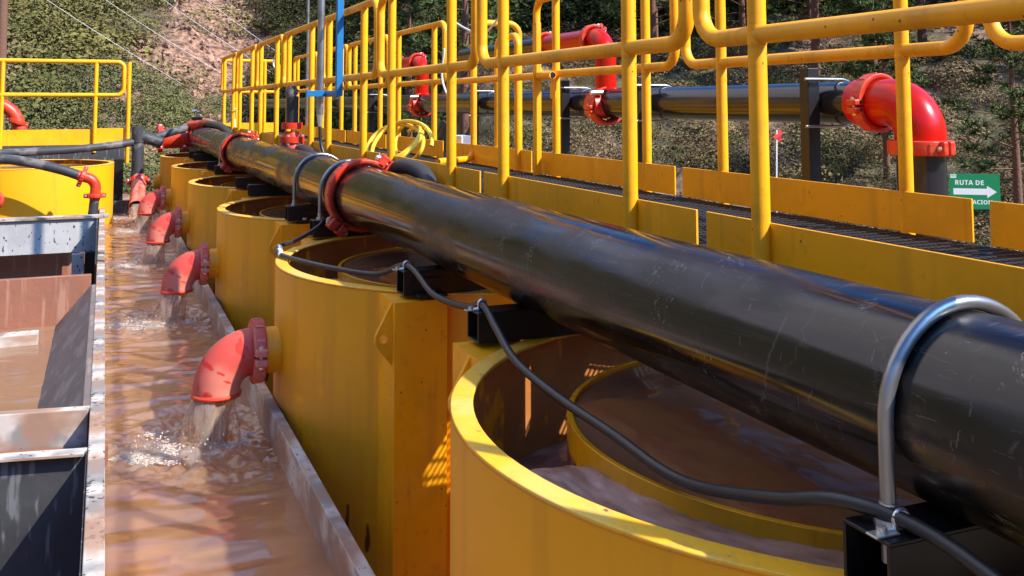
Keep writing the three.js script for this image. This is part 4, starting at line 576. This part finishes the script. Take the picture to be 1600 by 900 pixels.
const olive = [[0.145, 0.125, 0.036], [0.11, 0.102, 0.03], [0.17, 0.142, 0.048], [0.088, 0.09, 0.028], [0.18, 0.135, 0.06]], dry = [[0.20, 0.14, 0.07], [0.18, 0.122, 0.062], [0.15, 0.115, 0.048]], fresh = [[0.14, 0.145, 0.05], [0.125, 0.135, 0.052], [0.165, 0.155, 0.07]], dark = [[0.05, 0.064, 0.02], [0.06, 0.07, 0.022], [0.075, 0.075, 0.024]];
seed = 777;
scatter('hillside_shrubs', 'dense olive-green scrub covering the far hillside', 0, 5200, () => { const th = rr(-0.35, 0.55), r = Math.sqrt(rr(46 * 46, 150 * 150)), x = Math.sin(th) * r, z = -Math.cos(th) * r; const b = bareMask(x, z, terrainH(x, z)); if (b > 0.15 && rnd() < 0.965) return null; if (fbm(x * 0.1, z * 0.1, 3, 611) < 0.36 && rnd() < 0.6) return null; return [x, z, 0.7 + r / 160]; }, 0.6, 2.2, olive);
scatter('dry_shrubs', 'brownish dry scrub between the green bushes of the hillside', 2, 2200, () => { const th = rr(-0.35, 0.6), r = Math.sqrt(rr(38 * 38, 140 * 140)), x = Math.sin(th) * r, z = -Math.cos(th) * r; if (bareMask(x, z, terrainH(x, z)) > 0.2 && rnd() < 0.75) return null; return [x, z]; }, 0.4, 1.0, dry);
scatter('foot_shrubs', 'lighter green bushes at the foot of the hillside behind the tanks', 1, 900, () => { const th = rr(-0.3, 0.30), r = rr(33, 50), x = Math.sin(th) * r, z = -Math.cos(th) * r; if (bareMask(x, z, terrainH(x, z)) > 0.3 && rnd() < 0.6) return null; return th > 0.12 && rnd() < 0.4 ? null : [x, z]; }, 0.5, 1.2, fresh);
scatter('bank_shrubs', 'low scrub and litter on the brown bank beyond the walkway', 0, 2600, () => { const th = rr(0.2, 1.15), r = rr(13, 42), x = Math.sin(th) * r, z = -Math.cos(th) * r; return fbm(x * 0.3, z * 0.3, 3, 621) < 0.43 ? null : [x, z]; }, 0.10, 0.5, [...dark, ...dry, ...dry, [0.12, 0.08, 0.045]]);
scatter('forest_undergrowth', 'dark undergrowth filling the wooded slope', 1, 2600, () => { const th = rr(0.15, 1.15), r = rr(27, 75), x = Math.sin(th) * r, z = -Math.cos(th) * r; return [x, z]; }, 0.6, 1.8, [...dark, [0.06, 0.07, 0.02], [0.08, 0.06, 0.03], [0.03, 0.035, 0.012]]);
{ const g = new THREE.IcosahedronGeometry(1, 1), p = g.attributes.position; for (let i = 0; i < p.count; i++) { const k = 0.7 + 0.6 * vnoise(p.getX(i) * 2 + 5, p.getY(i) * 2 + p.getZ(i) * 3, 641); p.setXYZ(i, p.getX(i) * k, p.getY(i) * k * 0.7, p.getZ(i) * k); } g.computeVertexNormals(); seed = 888;
  const N = 5200, im = new THREE.InstancedMesh(g, std({ color: 0xffffff, roughness: 0.95 }), N), o = new THREE.Object3D(), c = new THREE.Color(); let k = 0, tries = 0;
  while (k < N && tries++ < 90000) { const th = rr(-0.02, 0.24), r = rr(40, 105), x = Math.sin(th) * r, z = -Math.cos(th) * r, y = terrainH(x, z); if (bareMask(x, z, y) < 0.25) continue; const s = 0.04 + 0.2 * Math.pow(rnd(), 3); o.position.set(x, y + H, z); o.scale.set(s * rr(0.7, 1.5), s * rr(0.6, 1.2), s * rr(0.7, 1.5)); o.rotation.set(rnd() * 3, rnd() * 6, rnd() * 3); o.updateMatrix(); im.setMatrixAt(k, o.matrix); const v = rr(0.6, 1.25); c.setRGB(0.36 * v, 0.205 * v, 0.14 * v); im.setColorAt(k, c); k++; }
  im.count = k; im.name = 'scree'; im.castShadow = im.receiveShadow = true; scene.add(im); meta(im, 'loose pinkish stones strewn over the bare cut of the hillside', 'stones', null, 'stuff'); }
// pines on the wooded slope
function makePine(sd, ht, label) {
  seed = sd; const t = thing('pine_tree', label, 'tree', [0, 0, 0], 'pines on the wooded slope'); const bend = rr(-0.15, 0.15);
  const tp = []; for (let i = 0; i <= 8; i++) { const u = i / 8; tp.push(V(bend * Math.sin(u * 2.5), u * ht, bend * 0.6 * Math.sin(u * 3.1 + 1))); }
  const trunkG = [sweep(tp, (u) => 0.075 * ht / 4 * (1 - 0.85 * u) + 0.008, 8)]; const pos = [], nor = [], col = [];
  for (let k = 0; k < 46; k++) { const u = 0.22 + 0.76 * (k / 46), y = u * ht, a = k * 2.4 + rr(-0.4, 0.4), L = (1.02 - u) * ht * rr(0.22, 0.40) + 0.18; if (rnd() < 0.15) continue; const bx = bend * Math.sin(u * 2.5), bz = bend * 0.6 * Math.sin(u * 3.1 + 1); const e = V(bx + Math.cos(a) * L, y + L * rr(0.05, 0.45), bz + Math.sin(a) * L); trunkG.push(sweep([V(bx, y, bz), V((bx + e.x) / 2, (y + e.y) / 2 - 0.03, (bz + e.z) / 2), e], (q) => 0.016 * (1 - 0.8 * q), 4, false, false));
    const ntuft = Math.round(4 + L * 5); for (let j = 0; j < ntuft; j++) { const f = rr(0.4, 1.05), c = V(lerp(bx, e.x, f), lerp(y, e.y, f) + rr(-0.05, 0.08), lerp(bz, e.z, f)); c.x += rr(-0.15, 0.15) * L; c.z += rr(-0.15, 0.15) * L; const tone = rr(0.65, 1.3);
      for (let q = 0; q < 24; q++) { const d = V(rr(-1, 1), rr(-0.5, 1), rr(-1, 1)).normalize(), s = rr(0.09, 0.20), w = V(rr(-1, 1), rr(-1, 1), rr(-1, 1)).cross(d).normalize().multiplyScalar(0.016), tip = c.clone().addScaledVector(d, s); const nn = w.clone().cross(d).normalize(); for (const p of [c.clone().sub(w), c.clone().add(w), tip]) { pos.push(p.x, p.y, p.z); nor.push(nn.x, nn.y, nn.z); col.push(0.085 * tone, 0.115 * tone, 0.038 * tone); } } } }
  part(t, 'trunk', trunkG, M.wood, true);
  const g = new THREE.BufferGeometry(); g.setAttribute('position', new THREE.Float32BufferAttribute(pos, 3)); g.setAttribute('normal', new THREE.Float32BufferAttribute(nor, 3)); g.setAttribute('color', new THREE.Float32BufferAttribute(col, 3)); g.setAttribute('uv', new THREE.Float32BufferAttribute(new Float32Array(pos.length / 3 * 2), 2)); part(t, 'crown', g, M.leaf, true); return t;
}
const pineA = makePine(901, 3.2, 'slender young pine standing behind the evacuation sign'), pineB = makePine(902, 4.2, 'taller pine with thin trunk beside the evacuation sign'), pineC = makePine(903, 5.0, 'pine among the trees of the wooded slope');
const place = (o, th, r, s = 1) => { const x = Math.sin(th) * r, z = -Math.cos(th) * r; o.position.set(x, terrainH(x, z) + H - 0.05, z); o.scale.setScalar(s); o.rotation.y = th * 37; };
place(pineA, 0.772, 16, 0.85); place(pineB, 0.88, 15, 0.8); place(pineC, 0.55, 22);
seed = 4242; const srcs = [pineA, pineB, pineC];
for (let k = 0; k < 92; k++) { const c = srcs[k % 3].clone(); c.name = numbered('pine_tree'); c.userData.label = 'pine among the trees of the wooded slope'; scene.add(c); const th = rr(0.20, 1.05), r = rr(20, 44); place(c, th, r, rr(0.7, 1.35)); c.rotation.y = rnd() * 6.28; }

renderer.render(scene, camera);
